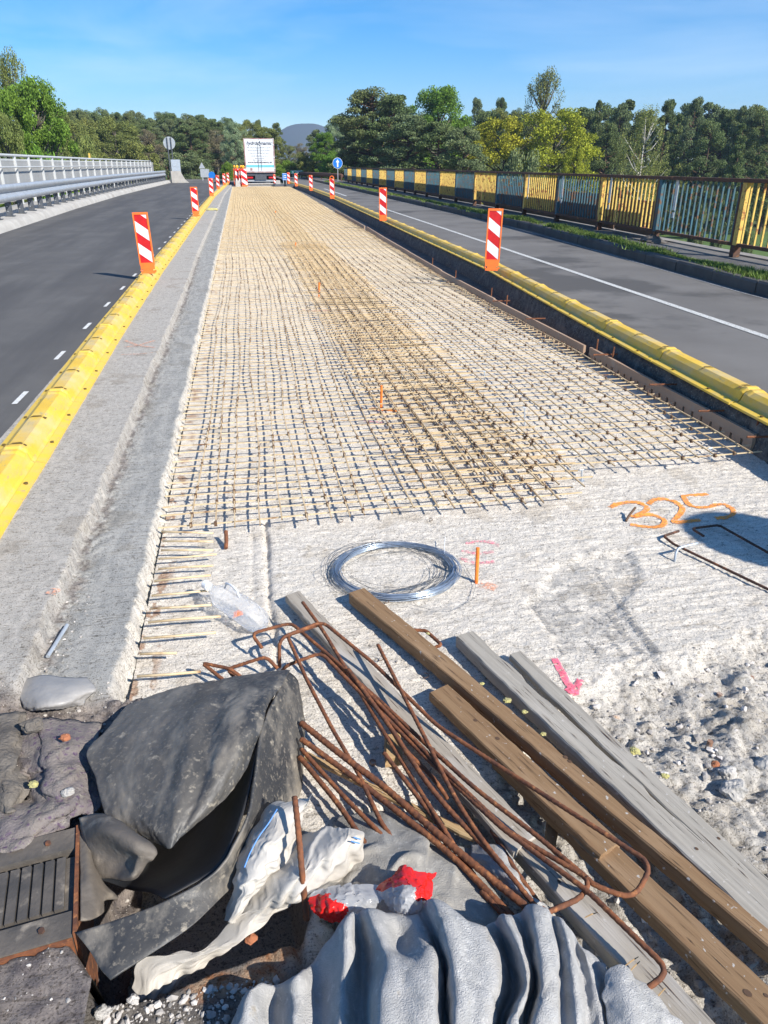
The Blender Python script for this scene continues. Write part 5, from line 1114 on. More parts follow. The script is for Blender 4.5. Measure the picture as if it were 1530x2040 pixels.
for i, (px, py, s_, lab) in enumerate([(1010,1395,0.014,'yellow foam crumb between the brown beam and the pale notched plank, upper'), (1045,1418,0.010,'yellow foam crumb at the edge of the pale notched plank'), (1082,1462,0.009,'yellow foam crumb on the side of the brown beam, third down'), (1325,1546,0.012,'yellow foam crumb on the right edge of the pale planks'), (1265,1496,0.016,'longish yellow foam scrap at the right edge of the pale planks'), (852,1262,0.008,'yellow foam crumb by the small rusty hook'), (960,1362,0.008,'yellow foam crumb on the brown beam')]):
    q = P(px, py, 0.055); lump('foam_crumb', (q.x, q.y, 0.055), (s_, s_*0.8, s_*0.5), 60+i, 'foam', lab, 'foam', jag=0.5, n=9)
# splinters on the wide grey plank
for i, (x0, y0, x1, y1, lab) in enumerate([(1243,1926,1272,1906,'longest wood splinter on the wide grey plank'), (1252,1938,1275,1915,'second wood splinter on the wide grey plank'), (1165,1828,1190,1818,'thin splinter on the wide grey plank above the others'), (1303,1994,1326,1968,'lone splinter near the lower end of the wide grey plank')]):
    a = P(x0, y0, 0.117); b = P(x1, y1, 0.119); m = MB(); m.tube([a, (a+b)/2+Vector((0,0,0.002)), b], [0.001, 0.0016, 0.0008], 4); props(m.build('splinter', 'wood_light'), lab, 'splinter')

# ------------------------------------------------------------------ bent reinforcing bars
def smooth_path(pts, k=8):
    A = cat_rom(np.array([tuple(p) for p in pts]), k); return [Vector(a) for a in A]
def fillet(pts, r=0.03):
    o = [pts[0]]
    for i in range(1, len(pts)-1):
        p = pts[i]; a = pts[i-1]-p; b = pts[i+1]-p; ra = min(r, a.length*0.45); rb = min(r, b.length*0.45)
        A = p+a.normalized()*ra; B = p+b.normalized()*rb
        for t in (0, .2, .4, .6, .8, 1): o.append(A*(1-t)**2+p*2*t*(1-t)+B*t*t)
    o.append(pts[-1]); return o
def resample(pts, st):
    L0 = [0]; 
    for a, b in zip(pts, pts[1:]): L0.append(L0[-1]+(b-a).length)
    n = max(2, int(L0[-1]/st)); A = np.array([tuple(p) for p in pts]); t = np.linspace(0, L0[-1], n); return np.stack([np.interp(t, L0, A[:,i]) for i in range(3)], -1)
def rebar(pix, label, r=0.0058, m='rust', rib=True, fr=0.03, name='bent_rebar', group='bent rusty rebars in the foreground', cat='rebar'):
    pts = [P(*p) for p in pix]; pts = fillet(pts, fr) if fr else pts
    A = resample(pts, 0.0042 if rib else 0.02); d = np.gradient(A, axis=0); d /= np.linalg.norm(d, axis=1, keepdims=True); n = 8
    up = np.array([0.13, 0.21, 0.97]); a = np.cross(d, up); a /= np.linalg.norm(a, axis=1, keepdims=True); b = np.cross(a, d); th = np.arange(n)*2*pi/n
    ph = (np.arange(len(A))[:,None]*0.5*pi+th[None,:]*1.0); rr = r*(1+(0.13*np.maximum(0, np.cos(ph)) if rib else 0))*np.ones((len(A), n))
    V = A[:,None,:]+rr[...,None]*(np.cos(th)[None,:,None]*a[:,None,:]+np.sin(th)[None,:,None]*b[:,None,:])
    V = V.reshape(-1,3); i = np.arange(len(A)-1)[:,None]*n; k = np.arange(n)[None,:]; F = np.stack([i+k, i+n+k, i+n+(k+1)%n, i+(k+1)%n], -1).reshape(-1,4)
    e = len(V); V = np.concatenate([V, A[:1], A[-1:]]); F = np.concatenate([F, np.array([(e, kk, (kk+1)%n, e) for kk in range(n)])[:, :4], np.array([(e+1, (len(A)-1)*n+(kk+1)%n, (len(A)-1)*n+kk, e+1) for kk in range(n)])])
    tri = [list(f) for f in F]
    me = bpy.data.meshes.new(name); me.from_pydata([tuple(v) for v in V], [], [f if f[0] != f[3] else f[:3] for f in tri]); me.materials.append(M[m]); me.polygons.foreach_set('use_smooth', [True]*len(me.polygons)); me.update()
    return props(link(name, me), label, cat, group)
z = 0.07
rebar([(522,1291,.06),(500,1262,.09),(580,1241,.10),(690,1335,.10),(870,1520,.10),(1010,1655,.11),(1176,1752,.13),(1160,1788,.13),(1085,1820,.13)], 'long bent rebar with an open hook just right of the bottle', fr=.028)
rebar([(447,1356,.05),(403,1321,.07),(458,1332,.08),(482,1350,.06)], 'rebar hook leftmost of the bundle, above the top edge of the rubber sheet', fr=.012)
rebar([(470,1352,.04),(452,1333,.05),(530,1308,.09),(553,1332,.06)], 'flat rebar hook rising behind the top edge of the rubber sheet', fr=.02)
rebar([(557,1330,.03),(556,1272,.13),(642,1238,.13),(745,1322,.11),(870,1445,.09),(1000,1530,.10),(1180,1645,.14),(1300,1722,.15),(1262,1792,.13),(1185,1765,.13),(1168,1748,.13)], 'longest bent rebar crossing the brown planks, its rounded corner farthest right', fr=.035)
rebar([(1168,1748,.12),(1064,1660,.11),(950,1574,.10),(850,1484,.09),(745,1385,.09),(640,1300,.09)], 'straight rebar running beside the longest bent one down to the grey plank', fr=.05)
rebar([(563,1335,.05),(572,1325,.08),(640,1300,.11),(700,1362,.10),(860,1520,.09),(1000,1650,.11),(1172,1776,.14),(1335,1935,.15),(1272,1982,.13)], 'bent rebar with its corner lowest on the wide grey plank', fr=.03)
rebar([(603,1200,.13),(641,1252,.12),(691,1335,.10),(740,1418,.09),(802,1520,.08),(853,1602,.08),(903,1682,.08)], 'straight rebar with a bright fleck near its upper end, over the upper grey plank', fr=.05)
rebar([(753,1285,.13),(800,1378,.12),(857,1490,.11),(905,1588,.10),(957,1670,.10),(1072,1812,.08)], 'rebar standing up between the grey plank and the brown beam', fr=.06)
rebar([(640,1243,.115),(572,1266,.12),(612,1356,.10),(662,1452,.08),(715,1543,.07),(760,1640,.06),(823,1727,.06),(895,1800,.06)], 'rebar bending down from the upper hooks towards the red wrapper', fr=.02)
rebar([(600,1440,.09),(690,1512,.08),(757,1560,.075),(923,1705,.08),(1062,1818,.08)], 'thick rebar coming out from under the rubber sheet, uppermost of four', r=.0085, fr=.06)
rebar([(600,1472,.08),(655,1512,.07),(723,1562,.065),(903,1705,.07),(1020,1826,.06)], 'thick rebar coming out from under the rubber sheet, second of four', r=.0075, fr=.06)
rebar([(600,1492,.06),(683,1585,.06),(757,1660,.06),(845,1752,.06),(905,1800,.05)], 'rebar coming out from under the rubber sheet, third of four', fr=.06)
rebar([(597,1508,.05),(677,1605,.055),(730,1685,.06),(786,1757,.06)], 'ribbed rebar ending at the red wrapper, lowest of four beside the sheet', r=.0068, fr=.06)
rebar([(692,1336,.10),(750,1400,.09),(803,1492,.08),(860,1545,.06),(893,1592,.03)], 'short rebar ending under the upper grey plank', fr=.05)
rebar([(694,1334,.11),(775,1445,.10),(850,1560,.10),(905,1625,.09),(1000,1722,.09)], 'rebar lying close along the left side of the upper grey plank', r=.0064, fr=.05)
rebar([(765,1500,.09),(880,1650,.07),(945,1745,.06)], 'straight rebar in the dense crossing above the grey cloth', fr=.05)
rebar([(980,1655,.06),(1030,1740,.07),(1085,1815,.06)], 'rebar in the shade left of the wide grey plank', fr=.05)
rebar([(960,1775,.06),(1003,1822,.06)], 'short rebar end disappearing into the grey felt', r=.0068, fr=.05)
rebar([(820,1255,.045),(848,1256,.05),(880,1285,.045),(860,1292,.03)], 'small rusty hook beside the brown beam', r=.0062, fr=.012, m='rust')
rebar([(1352,1058,.015),(1322,1068,.02),(1342,1084,.015),(1560,1188,.012)], 'bent rebar at the right edge, the nearer of two lying below the orange number', fr=.014, m='rust_dark')
rebar([(1402,1068,.015),(1378,1053,.02),(1432,1046,.02),(1600,1140,.012)], 'bent rebar at the right edge, half in the round shadow', fr=.02, m='rust_dark')
rebar([(587,1588,.215),(593,1640,.20),(601,1730,.16),(611,1832,.03)], 'rusty bar standing through the white sack', r=.0068, fr=.05)
# galvanised hook, zinc anchors, sprayed stakes
rebar([(1343,1123,-.01),(1348,1092,.055),(1390,1082,.068)], 'grey galvanised hook standing beside the bent rebars on the right', r=.0055, m='zinc', rib=False, fr=.02, name='anchor_hook', group=None)
for i, (px, py, pt, lab) in enumerate([(1159,958,936,'zinc anchor standing in front of the right mat'), (1415,915,893,'zinc anchor among the bars near the nearest formwork board'), (965,765,740,'zinc anchor in the middle of the right mat'), (1045,850,812,'hooked zinc anchor in the right mat')]):
    q = P(px, py, 0); t = W(px, pt, q.y); m = MB(); m.tube([(q.x, q.y, 0), (q.x, q.y, 0.003)], 0.016, 10); m.tube([(q.x, q.y, 0), (t.x, t.y, t.z)], 0.005, 8); m.tube([(t.x-0.012, t.y, t.z), (t.x+0.012, t.y, t.z)], 0.004, 6); props(m.build('anchor', 'zinc'), lab, 'anchor')
for i, (px, py, pt, r_, lab) in enumerate([(949,1161,1091,0.0075,'orange-sprayed steel stake in front of the mats, right of the wire coil'), (759,822,768,0.008,'orange-sprayed stake standing in the mat, second from the camera'), (635,592,563,0.012,'small orange-sprayed stake in the middle of the mat, third from the camera'), (588,497,483,0.012,'tiny orange-sprayed stake far out in the mat'), (548,428,420,0.016,'farthest orange-sprayed stake on the deck')]):
    q = P(px, py, 0); t = W(px+(3 if i == 0 else 1), pt, q.y+0.02*(i == 0)); m = MB(); k = 40 if i < 2 else 2
    m.tube([Vector((q.x, q.y, -0.01)).lerp(t, j/k) for j in range(k+1)], [r_*(1+0.10*(j % 2)) for j in range(k+1)], 8); props(m.build('stake', 'orange_bar', smooth=False), lab, 'stake')
# small tie wire curls on the concrete
for i, (px, py) in enumerate([(817,1583),(712,1324),(758,1320),(770,1205),(775,1270),(848,1353),(680,1043),(858,1040)]):
    q = P(px, py, 0); z0 = gh(q.x, q.y)+0.008+(0.045 if i == 1 else 0); m = MB(); a0 = random.uniform(0, 6); m.tube([(q.x+0.009*cos(a0+t), q.y+0.009*sin(a0+t), z0+0.002*t) for t in np.linspace(0, 5.2, 12)], 0.0014, 5)
    props(m.build('wire_curl', 'tie'), ['black wire ring on the concrete right of the crossing rebars', 'black wire ring on the upper grey plank', 'black wire curl beside the upright rebar', 'black wire curl between the grey plank and the coil', 'black wire curl in the shadow of the brown beam', 'black wire curl by the knotty brown plank', 'black wire curl before the left mat', 'black wire curl before the middle of the mat'][i], 'wire')
q = P(400, 1293, 0.13)
m = MB(); a = P(95,1308,0.085); b = P(134,1245,0.09); m.tube([a, b], 0.0065, 8); props(m.build('bar_rod', 'zinc'), 'short pale grey rod lying at the foot of the shelf step', 'rod')

# ------------------------------------------------------------------ wire coil
def coil():
    c0 = P(790, 1141, 0.0); r = empty('wire_coil', (c0.x, c0.y, 0), 0, 'coil of bluish steel wire lying on the pale concrete between the planks and the mat', 'wire coil'); rs = random.Random(5)
    Rx = (P(914,1141,0)-P(664,1141,0)).length/2*0.96; Ry = (P(790,1085,0)-P(790,1197,0)).length/2*0.95
    m = MB()
    for i in range(27):
        dr = rs.uniform(-0.015, 0.015); ox, oy = rs.gauss(0, 0.004), rs.gauss(0, 0.004); z0 = rs.uniform(0.006, 0.024); p1, p2 = rs.random()*6, rs.random()*6
        m.tube([((Rx+dr+0.003*sin(3*t+p1))*cos(t)+ox, (Ry+dr+0.003*sin(2*t+p2))*sin(t)+oy, z0+0.004*sin(2*t+p1)) for t in [2*pi*j/72 for j in range(73)]], 0.00125, 4, cap=False)
    m.build('wire_ring', 'wire', r, True)
    m = MB()
    for i in range(15):
        ox, oy = -rs.uniform(0.0, 0.085)*(1 if i < 11 else -0.3), rs.uniform(-0.01, 0.035); s_ = rs.uniform(0.72, 1.03); p1 = rs.random()*6; am = rs.uniform(0.004, 0.02)
        m.tube([((Rx*s_)*cos(t)+ox+am*sin(3*t+p1), (Ry*s_)*sin(t)+oy+am*sin(2*t+p1), 0.014+0.012*sin(2*t+p1)+0.002) for t in [0.3*i+5.2*j/60 for j in range(61)]], 0.0007, 4)
    m.tube([Vector(P(a, b, 0.008+0.01*k/5))-c0 for k, (a, b) in enumerate([(925,1125),(948,1165),(940,1195),(905,1215),(860,1215),(820,1205)])], 0.0008, 4)
    m.build('loose_wire', 'dark_steel', r, True)
coil()

# ------------------------------------------------------------------ bottle
def bottle():
    a = P(412, 1166, 0.075); b = P(520, 1240, 0.055); d = b-a; R = Matrix.Translation(a)@d.to_track_quat('Z', 'Y').to_matrix().to_4x4(); Ln = d.length
    r = empty('plastic_bottle', a, 0, 'crumpled clear plastic bottle with a white cap lying beside the white edge', 'bottle'); base = Matrix.Translation(-a)@R
    s = Ln/0.33
    prof = [(0.0,0.013),(0.018,0.0135),(0.022,0.017),(0.026,0.0135),(0.045,0.022),(0.075,0.040),(0.10,0.050),(0.13,0.051),(0.137,0.048),(0.145,0.051),(0.20,0.051),(0.207,0.048),(0.214,0.051),(0.28,0.051),(0.31,0.048),(0.33,0.040),(0.332,0.0)]
    n = 28; V = []
    for z_, q in prof:
        for k in range(n):
            t = 2*pi*k/n; dent = 1+0.10*float(fbm(np.array([z_*14+cos(t)*0.8]), np.array([sin(t)*0.9]), 5, 3)[0])*min(1, z_/0.08); V.append(base@Vector((q*dent*cos(t)*s*0.95, q*dent*sin(t)*s*0.95, z_*s)))
    F = [(i*n+k, i*n+(k+1)%n, (i+1)*n+(k+1)%n, (i+1)*n+k) for i in range(len(prof)-1) for k in range(n)]
    m = MB(); m.add(V, F); m.build('bottle_body', 'plastic', r, True)
    m = MB(); m.tube([base@Vector((0,0,-0.012*s)), base@Vector((0,0,0.012*s))], 0.0175*s, 16); m.build('cap', 'white', r)
    m = MB(); m.tube([base@Vector(p) for p in [(0.0,0.045*s,0.12*s),(0,0.072*s,0.13*s),(0,0.078*s,0.165*s),(0,0.072*s,0.195*s),(0,0.045*s,0.205*s)]], 0.004*s, 8); m.build('handle', 'white', r, True)
    c = P(478, 1228, 0.035); m = MB(); m.add([c-a+Vector(v) for v in [(-0.012,0,0),(0.012,0.004,0.004),(0.010,0.012,0.016),(-0.010,0.010,0.012)]], [(0,1,2,3)]); m.build('label_scrap', 'orange', r)
bottle()
m = MB(); a = P(870,1120,0.0); m.tube([P(886,1108,.02), P(885,1090,.03), P(887,1070,.04)], 0.0016, 5); props(m.build('cable_tie', 'white'), 'thin white plastic tie sticking up beside the wire coil', 'cable tie')

# ------------------------------------------------------------------ sprayed marks
def stroke(name, pix, wd, m, label=None):
    pts = [P(a, b, 0) for a, b in pix]; A = cat_rom(np.array([tuple(p) for p in pts]), 10); d = np.gradient(A, axis=0); nrm = np.stack([-d[:,1], d[:,0]], -1); nrm /= (np.linalg.norm(nrm, axis=1, keepdims=True)+1e-9)
    cols = np.linspace(-0.5, 0.5, 5); V = np.zeros((len(A), 5, 3))
    for j, c in enumerate(cols): V[:,j,:2] = A[:,:2]+nrm*c*wd*(1+0.25*fbm(np.arange(len(A))/6.0, np.zeros(len(A))+j, 3, 2))[:,None]
    V[...,2] = h_deck(V[...,0], V[...,1])[0]+0.0035
    return props(link(name, np_mesh(name, V, grid_faces(len(A), 5), m, True)), kind='structure')
s3 = [(1215,1012),(1235,1003),(1270,1002),(1288,1012),(1278,1024),(1262,1030),(1300,1026),(1324,1038),(1310,1050),(1255,1046)]
stroke('sprayed_number', s3, 0.028, 'spray_orange')
stroke('sprayed_number', [(1292,1004),(1305,996),(1330,995),(1358,1010),(1350,1030),(1345,1040),(1395,1036)], 0.028, 'spray_orange')
stroke('sprayed_number', [(1358,988),(1410,986)], 0.024, 'spray_orange'); stroke('sprayed_number', [(1360,988),(1372,1004),(1400,1012),(1440,1005),(1462,1020),(1450,1030),(1425,1032)], 0.026, 'spray_orange')
stroke('pink_mark', [(928,1085),(955,1079),(985,1084),(990,1092)], 0.02, 'spray_pink_faint'); stroke('pink_mark', [(920,1098),(950,1104),(985,1100)], 0.02, 'spray_pink_faint'); stroke('pink_mark', [(915,1112),(945,1122),(985,1120)], 0.022, 'spray_pink_faint')
stroke('orange_smudge', [(955,1165),(990,1172)], 0.05, 'spray_faint'); stroke('orange_smudge', [(735,815),(795,820)], 0.04, 'spray_orange'); stroke('pink_mark', [(725,840),(765,842)], 0.03, 'spray_pink_faint')
stroke('pink_arrow', [(1103,1312),(1125,1350),(1148,1382)], 0.024, 'spray_pink'); stroke('pink_arrow', [(1128,1372),(1142,1380),(1156,1354)], 0.022, 'spray_pink')
stroke('orange_smudge', [(600,618),(660,620)], 0.08, 'spray_faint')
M['scrape'] = spray('dark_scrape', (0.30,0.285,0.265), 0.52)
for pix, wd in [([(1190,1140),(1235,1195),(1262,1238),(1312,1302)],.022), ([(1215,1215),(1250,1262),(1285,1300)],.03), ([(1062,1200),(1085,1232),(1105,1255)],.02), ([(1105,1222),(1135,1216),(1165,1212)],.012), ([(1108,1242),(1140,1238),(1160,1232)],.010), ([(1180,1225),(1205,1240),(1232,1246)],.014), ([(1205,1250),(1225,1275),(1250,1304)],.014), ([(1170,1270),(1190,1290),(1199,1306)],.016), ([(1110,1285),(1122,1300),(1125,1306)],.012)]:
    stroke('scrape_mark', pix, wd, 'scrape')
def shelf_stroke(pix, wd, m):
    pts = [P(a, b, 0.135) for a, b in pix]; mb = MB(); V = []
    for i, p in enumerate(pts):
        d = (pts[min(i+1,len(pts)-1)]-pts[max(i-1,0)]).normalized(); n = Vector((-d.y, d.x, 0))*wd/2; V += [p-n+Vector((0,0,.008)), p+n+Vector((0,0,.008))]
    mb.add(V, [(2*i, 2*i+1, 2*i+3, 2*i+2) for i in range(len(pts)-1)]); props(mb.build('orange_cross', m), kind='structure')
shelf_stroke([(250,680),(275,690),(308,694)], 0.03, 'spray_faint'); shelf_stroke([(248,693),(275,690),(308,680)], 0.03, 'spray_faint'); shelf_stroke([(242,708),(275,707),(305,704)], 0.02, 'spray_faint'); shelf_stroke([(98,1180),(118,1183)], 0.04, 'spray_faint')
m = MB(); m.tube([P(1247,1038,.004), P(1254,1026,.02), P(1266,1011,.045)], 0.006, 6); props(m.build('pin', 'tie'), 'short black pin standing in the orange figure three', 'pin')
# unseen sign-like disc on a pole, added to cast the round shadow beside the orange number
tip = P(1522, 1076, 0); hgt = 1.75; k_ = hgt/math.tan(SUN_EL); c = Vector((tip.x+sx*k_, tip.y+sy*k_, hgt)); r = empty('round_sign', (c.x, c.y, 0), 0, 'added sign-like disc on a pole, unseen beyond the right edge, casting the round shadow', 'road sign')
m = MB(); disc(m, (0,0,hgt), 0.26, 0.015, 32, rot=atan2(sy, sx)+pi/2); m.build('sign_disc', 'galv', r); m = MB(); pole(m, 0.02, 0, 0, hgt, 0.03); m.build('post', 'galv', r)

# ------------------------------------------------------------------ expansion joint at the lower left
def joint():
    r = empty('expansion_joint', (JX1, (JY0+JY1)/2, 0.0), atan2(0.16, 1), 'ribbed black expansion joint with rusty steel edges at the lower left', 'expansion joint'); o = r.location
    x0 = -1.6-o.x; x1 = -0.02; ya_, yb_ = JY0-o.y, JY1-o.y; z = 0.096
    m = MB(); m.box(x0, x1, ya_+0.075, yb_-0.075, 0.0, z-0.010)
    x = x1-0.02
    while x > x0+0.03: m.box(x-0.019, x, ya_+0.078, yb_-0.078, z-0.0105, z); x -= 0.0245
    m.build('ribbed_rubber', 'rubber2', r)
    for s_, a, b in (('near', ya_, ya_+0.062), ('far', yb_-0.062, yb_)):
        m = MB(); m.box(x0, x1, a, b, 0.0, z+0.004); rl = m.build('steel_rail', 'rubber2', r)
        for k in range(6): m = MB(); m.tube([(x1-0.06-0.17*k, (a+b)/2, z+0.0045), (x1-0.06-0.17*k, (a+b)/2, z+0.010)], 0.007, 6); m.build('bolt', 'rust_dark', rl)
    m = MB(); m.box(x0, -0.02, ya_-0.008, ya_-0.001, 0.02, z+0.001); m.build('edge_strip', 'rust', r)
    m = MB(); m.box(-0.018, -0.010, ya_, yb_, -0.22, z+0.010); m.build('end_plate', 'rust', r)
joint()

# ------------------------------------------------------------------ black rubber sheet
def rubber():
    r = empty('rubber_sheet', (0,0,0), 0, 'big folded sheet of dusty black rubber draped over the gap at the lower left', 'rubber sheet')
    # upper lobe: rows from its far edge to its near tip
    patch('upper_fold', [
        [(252,1408,.10),(330,1380,.11),(420,1358,.125),(500,1345,.14),(560,1338,.15),(577,1337,.15)],
        [(215,1452,.12),(300,1425,.155),(400,1398,.19),(480,1378,.20),(535,1368,.20),(560,1366,.19)],
        [(177,1498,.13),(270,1480,.165),(360,1455,.205),(440,1430,.23),(505,1415,.235),(535,1404,.21)],
        [(190,1548,.125),(260,1540,.16),(345,1520,.20),(420,1495,.23),(480,1465,.24),(521,1452,.22)],
        [(203,1598,.12),(265,1598,.15),(335,1588,.185),(400,1560,.21),(455,1528,.22),(510,1482,.20)],
        [(222,1640,.115),(280,1648,.14),(325,1650,.17),(370,1630,.185),(420,1598,.19),(488,1535,.18)],
        [(262,1655,.12),(300,1672,.135),(333,1686,.15),(348,1680,.155),(385,1645,.165),(455,1585,.165)]],
        'rubber', r, 8, 9, wr=0.004, wf=11, thick=0.005, seed=3, rx=dict(ex=1.045, ey=1.04, steps=60, bend=0.8, bk=6, noise=0.010, pin=0.02, grav=0.0), sub=1, folds=lambda u, v, A: 0.010*np.exp(-((u-0.42-0.1*v)/0.05)**2)*np.sin(pi*v)-0.012*np.exp(-((u-0.52-0.12*v)/0.05)**2)*np.sin(pi*v))
    # outer wall curling down on the right, running on into the lower flap
    patch('curled_wall', [
        [(572,1338,.155),(590,1355,.12),(600,1395,.07),(606,1440,.03)],
        [(548,1385,.19),(580,1405,.13),(600,1440,.06),(607,1480,.02)],
        [(522,1448,.21),(560,1460,.14),(590,1490,.06),(603,1530,.0)],
        [(516,1510,.20),(545,1530,.13),(570,1565,.05),(588,1590,.0)],
        [(500,1580,.18),(515,1610,.12),(530,1640,.06),(530,1665,.0)],
        [(478,1660,.16),(485,1690,.11),(490,1715,.06),(490,1730,.01)],
        [(430,1735,.14),(440,1750,.11),(450,1760,.09),(458,1768,.07)],
        [(330,1795,.13),(350,1812,.12),(372,1826,.11),(392,1836,.10)],
        [(235,1832,.12),(270,1860,.11),(310,1880,.105),(325,1885,.10)],
        [(150,1858,.11),(178,1893,.105),(200,1930,.10),(220,1952,.095)]],
        'rubber', r, 10, 8, wr=0.006, wf=12, thick=0.006, seed=9, folds=lambda u, v, A: 0.006*np.sin(v*16+u*3)*np.sin(pi*v)*(v < 0.6))
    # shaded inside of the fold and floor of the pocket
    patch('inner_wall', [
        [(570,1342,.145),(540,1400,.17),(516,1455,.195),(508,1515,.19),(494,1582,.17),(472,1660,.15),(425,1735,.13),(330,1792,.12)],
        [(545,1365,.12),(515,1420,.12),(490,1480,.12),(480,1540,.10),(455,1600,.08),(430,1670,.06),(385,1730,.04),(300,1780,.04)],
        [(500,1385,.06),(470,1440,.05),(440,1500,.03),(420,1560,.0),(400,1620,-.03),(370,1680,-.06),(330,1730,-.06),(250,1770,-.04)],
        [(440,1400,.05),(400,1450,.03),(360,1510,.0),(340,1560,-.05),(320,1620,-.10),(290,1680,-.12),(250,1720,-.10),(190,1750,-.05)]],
        'rubber_shade', r, 8, 8, wr=0.006, wf=9, thick=0.004, seed=12)
    # right pocket behind the wall tip
    patch('side_flap', [
        [(578,1345,.10),(590,1372,.09),(600,1410,.08),(608,1450,.05)],
        [(560,1370,.12),(575,1395,.11),(590,1430,.09),(600,1480,.04)],
        [(535,1405,.16),(545,1430,.14),(560,1470,.10),(575,1520,.05)]], 'rubber', r, 6, 6, wr=0.004, wf=10, thick=0.005, seed=15)
rubber()
patch('rubber_scrap', [
    [(158,1630,.12),(195,1622,.13),(232,1635,.15),(262,1655,.15)],
    [(165,1660,.11),(205,1655,.17),(260,1668,.19),(310,1690,.16)],
    [(180,1700,.09),(215,1695,.12),(262,1705,.17),(308,1710,.15)],
    [(190,1742,.05),(225,1738,.08),(262,1742,.12),(290,1722,.13)],
    [(190,1748,.04),(220,1750,.06),(255,1753,.09),(275,1745,.10)]], 'rubber2', None, 8, 8, wr=0.006, wf=20, thick=0.005, seed=21, folds=lambda u, v, A: -0.025*np.exp(-((v-0.62)/0.14)**2)*np.exp(-((u-0.6)/0.25)**2))
props(bpy.context.scene.objects['rubber_scrap'], 'small curled scrap of dusty rubber beside the end of the ribbed joint', 'rubber scrap')
patch('rubber_strip', [
    [(158,1655,.10),(175,1680,.10),(185,1720,.08),(200,1760,.04)],
    [(160,1740,.10),(180,1755,.10),(205,1775,.06),(235,1790,.02)],
    [(160,1790,.10),(185,1795,.09),(200,1800,.07),(208,1788,.04)],
    [(160,1835,.10),(180,1833,.09),(195,1826,.07),(205,1818,.05)]], 'rubber2', None, 7, 7, wr=0.004, wf=24, thick=0.005, seed=22)
props(bpy.context.scene.objects['rubber_strip'], 'dusty rubber strip hanging off the end of the ribbed joint into the gap', 'rubber strip')

# ------------------------------------------------------------------ white sack
def sack():
    r = empty('woven_sack', (0,0,0), 0, 'crumpled white woven sack with blue stripes beside the rubber sheet', 'sack')
    fl = lambda u, v, A: 0.006*np.sin(u*13+v*6)*np.sin(pi*v)+0.020*np.abs(fbm(u*4+v*3, v*7-u*2, 9, 4))+0.010*np.abs(fbm(u*11-v*5, v*14+u*4, 10, 3))
    patch('left_lobe', [
        [(585,1597,.15),(598,1592,.16),(612,1588,.18),(618,1580,.20)],
        [(542,1605,.14),(562,1612,.17),(588,1622,.16),(602,1630,.12)],
        [(505,1655,.12),(528,1655,.17),(556,1668,.17),(585,1690,.10)],
        [(478,1705,.11),(505,1705,.15),(535,1712,.15),(575,1720,.10)],
        [(468,1745,.10),(490,1745,.14),(520,1748,.13),(545,1740,.09)],
        [(462,1775,.08),(478,1780,.11),(492,1785,.11),(505,1782,.08)],
        [(450,1828,.03),(458,1830,.06),(462,1835,.06),(470,1835,.04)]], 'sack', r, 9, 14, wr=0.0015, wf=60, thick=0.001, seed=31, rx=dict(ex=1.22, ey=1.12, steps=70, bend=0.12, bk=3, noise=0.008, pin=0.02), sub=1)
    patch('right_lobe', [
        [(600,1670,.09),(640,1652,.12),(690,1648,.14),(716,1655,.13)],
        [(585,1695,.10),(630,1680,.15),(680,1672,.17),(722,1672,.12)],
        [(560,1725,.10),(610,1720,.15),(660,1712,.15),(716,1708,.08)],
        [(530,1750,.09),(580,1755,.13),(630,1750,.12),(690,1745,.05)],
        [(505,1785,.07),(550,1790,.10),(590,1788,.09),(640,1775,.04)],
        [(470,1830,.04),(510,1825,.06),(560,1805,.05),(600,1790,.03)],
        [(400,1885,.02),(450,1880,.03),(485,1862,.03),(520,1830,.02)],
        [(290,1912,.0),(330,1925,.0),(370,1925,-.02),(430,1905,-.02)],
        [(265,1965,-.04),(290,1985,-.05),(330,1975,-.06),(380,1940,-.06)]], 'sack', r, 9, 14, wr=0.0015, wf=60, thick=0.001, seed=33, rx=dict(ex=1.25, ey=1.10, steps=70, bend=0.12, bk=3, noise=0.008, pin=0.02), sub=1)
    for pix in ([(552,1612,.172),(535,1640,.176),(515,1668,.166),(498,1700,.156),(487,1728,.146)], [(705,1668,.16),(718,1672,.14)], [(700,1676,.165),(716,1680,.14)]):
        m = MB(); m.tube(smooth_path([P(*p) for p in pix], 6), 0.0016, 5); m.build('blue_stripe', 'sackline', r)
sack()

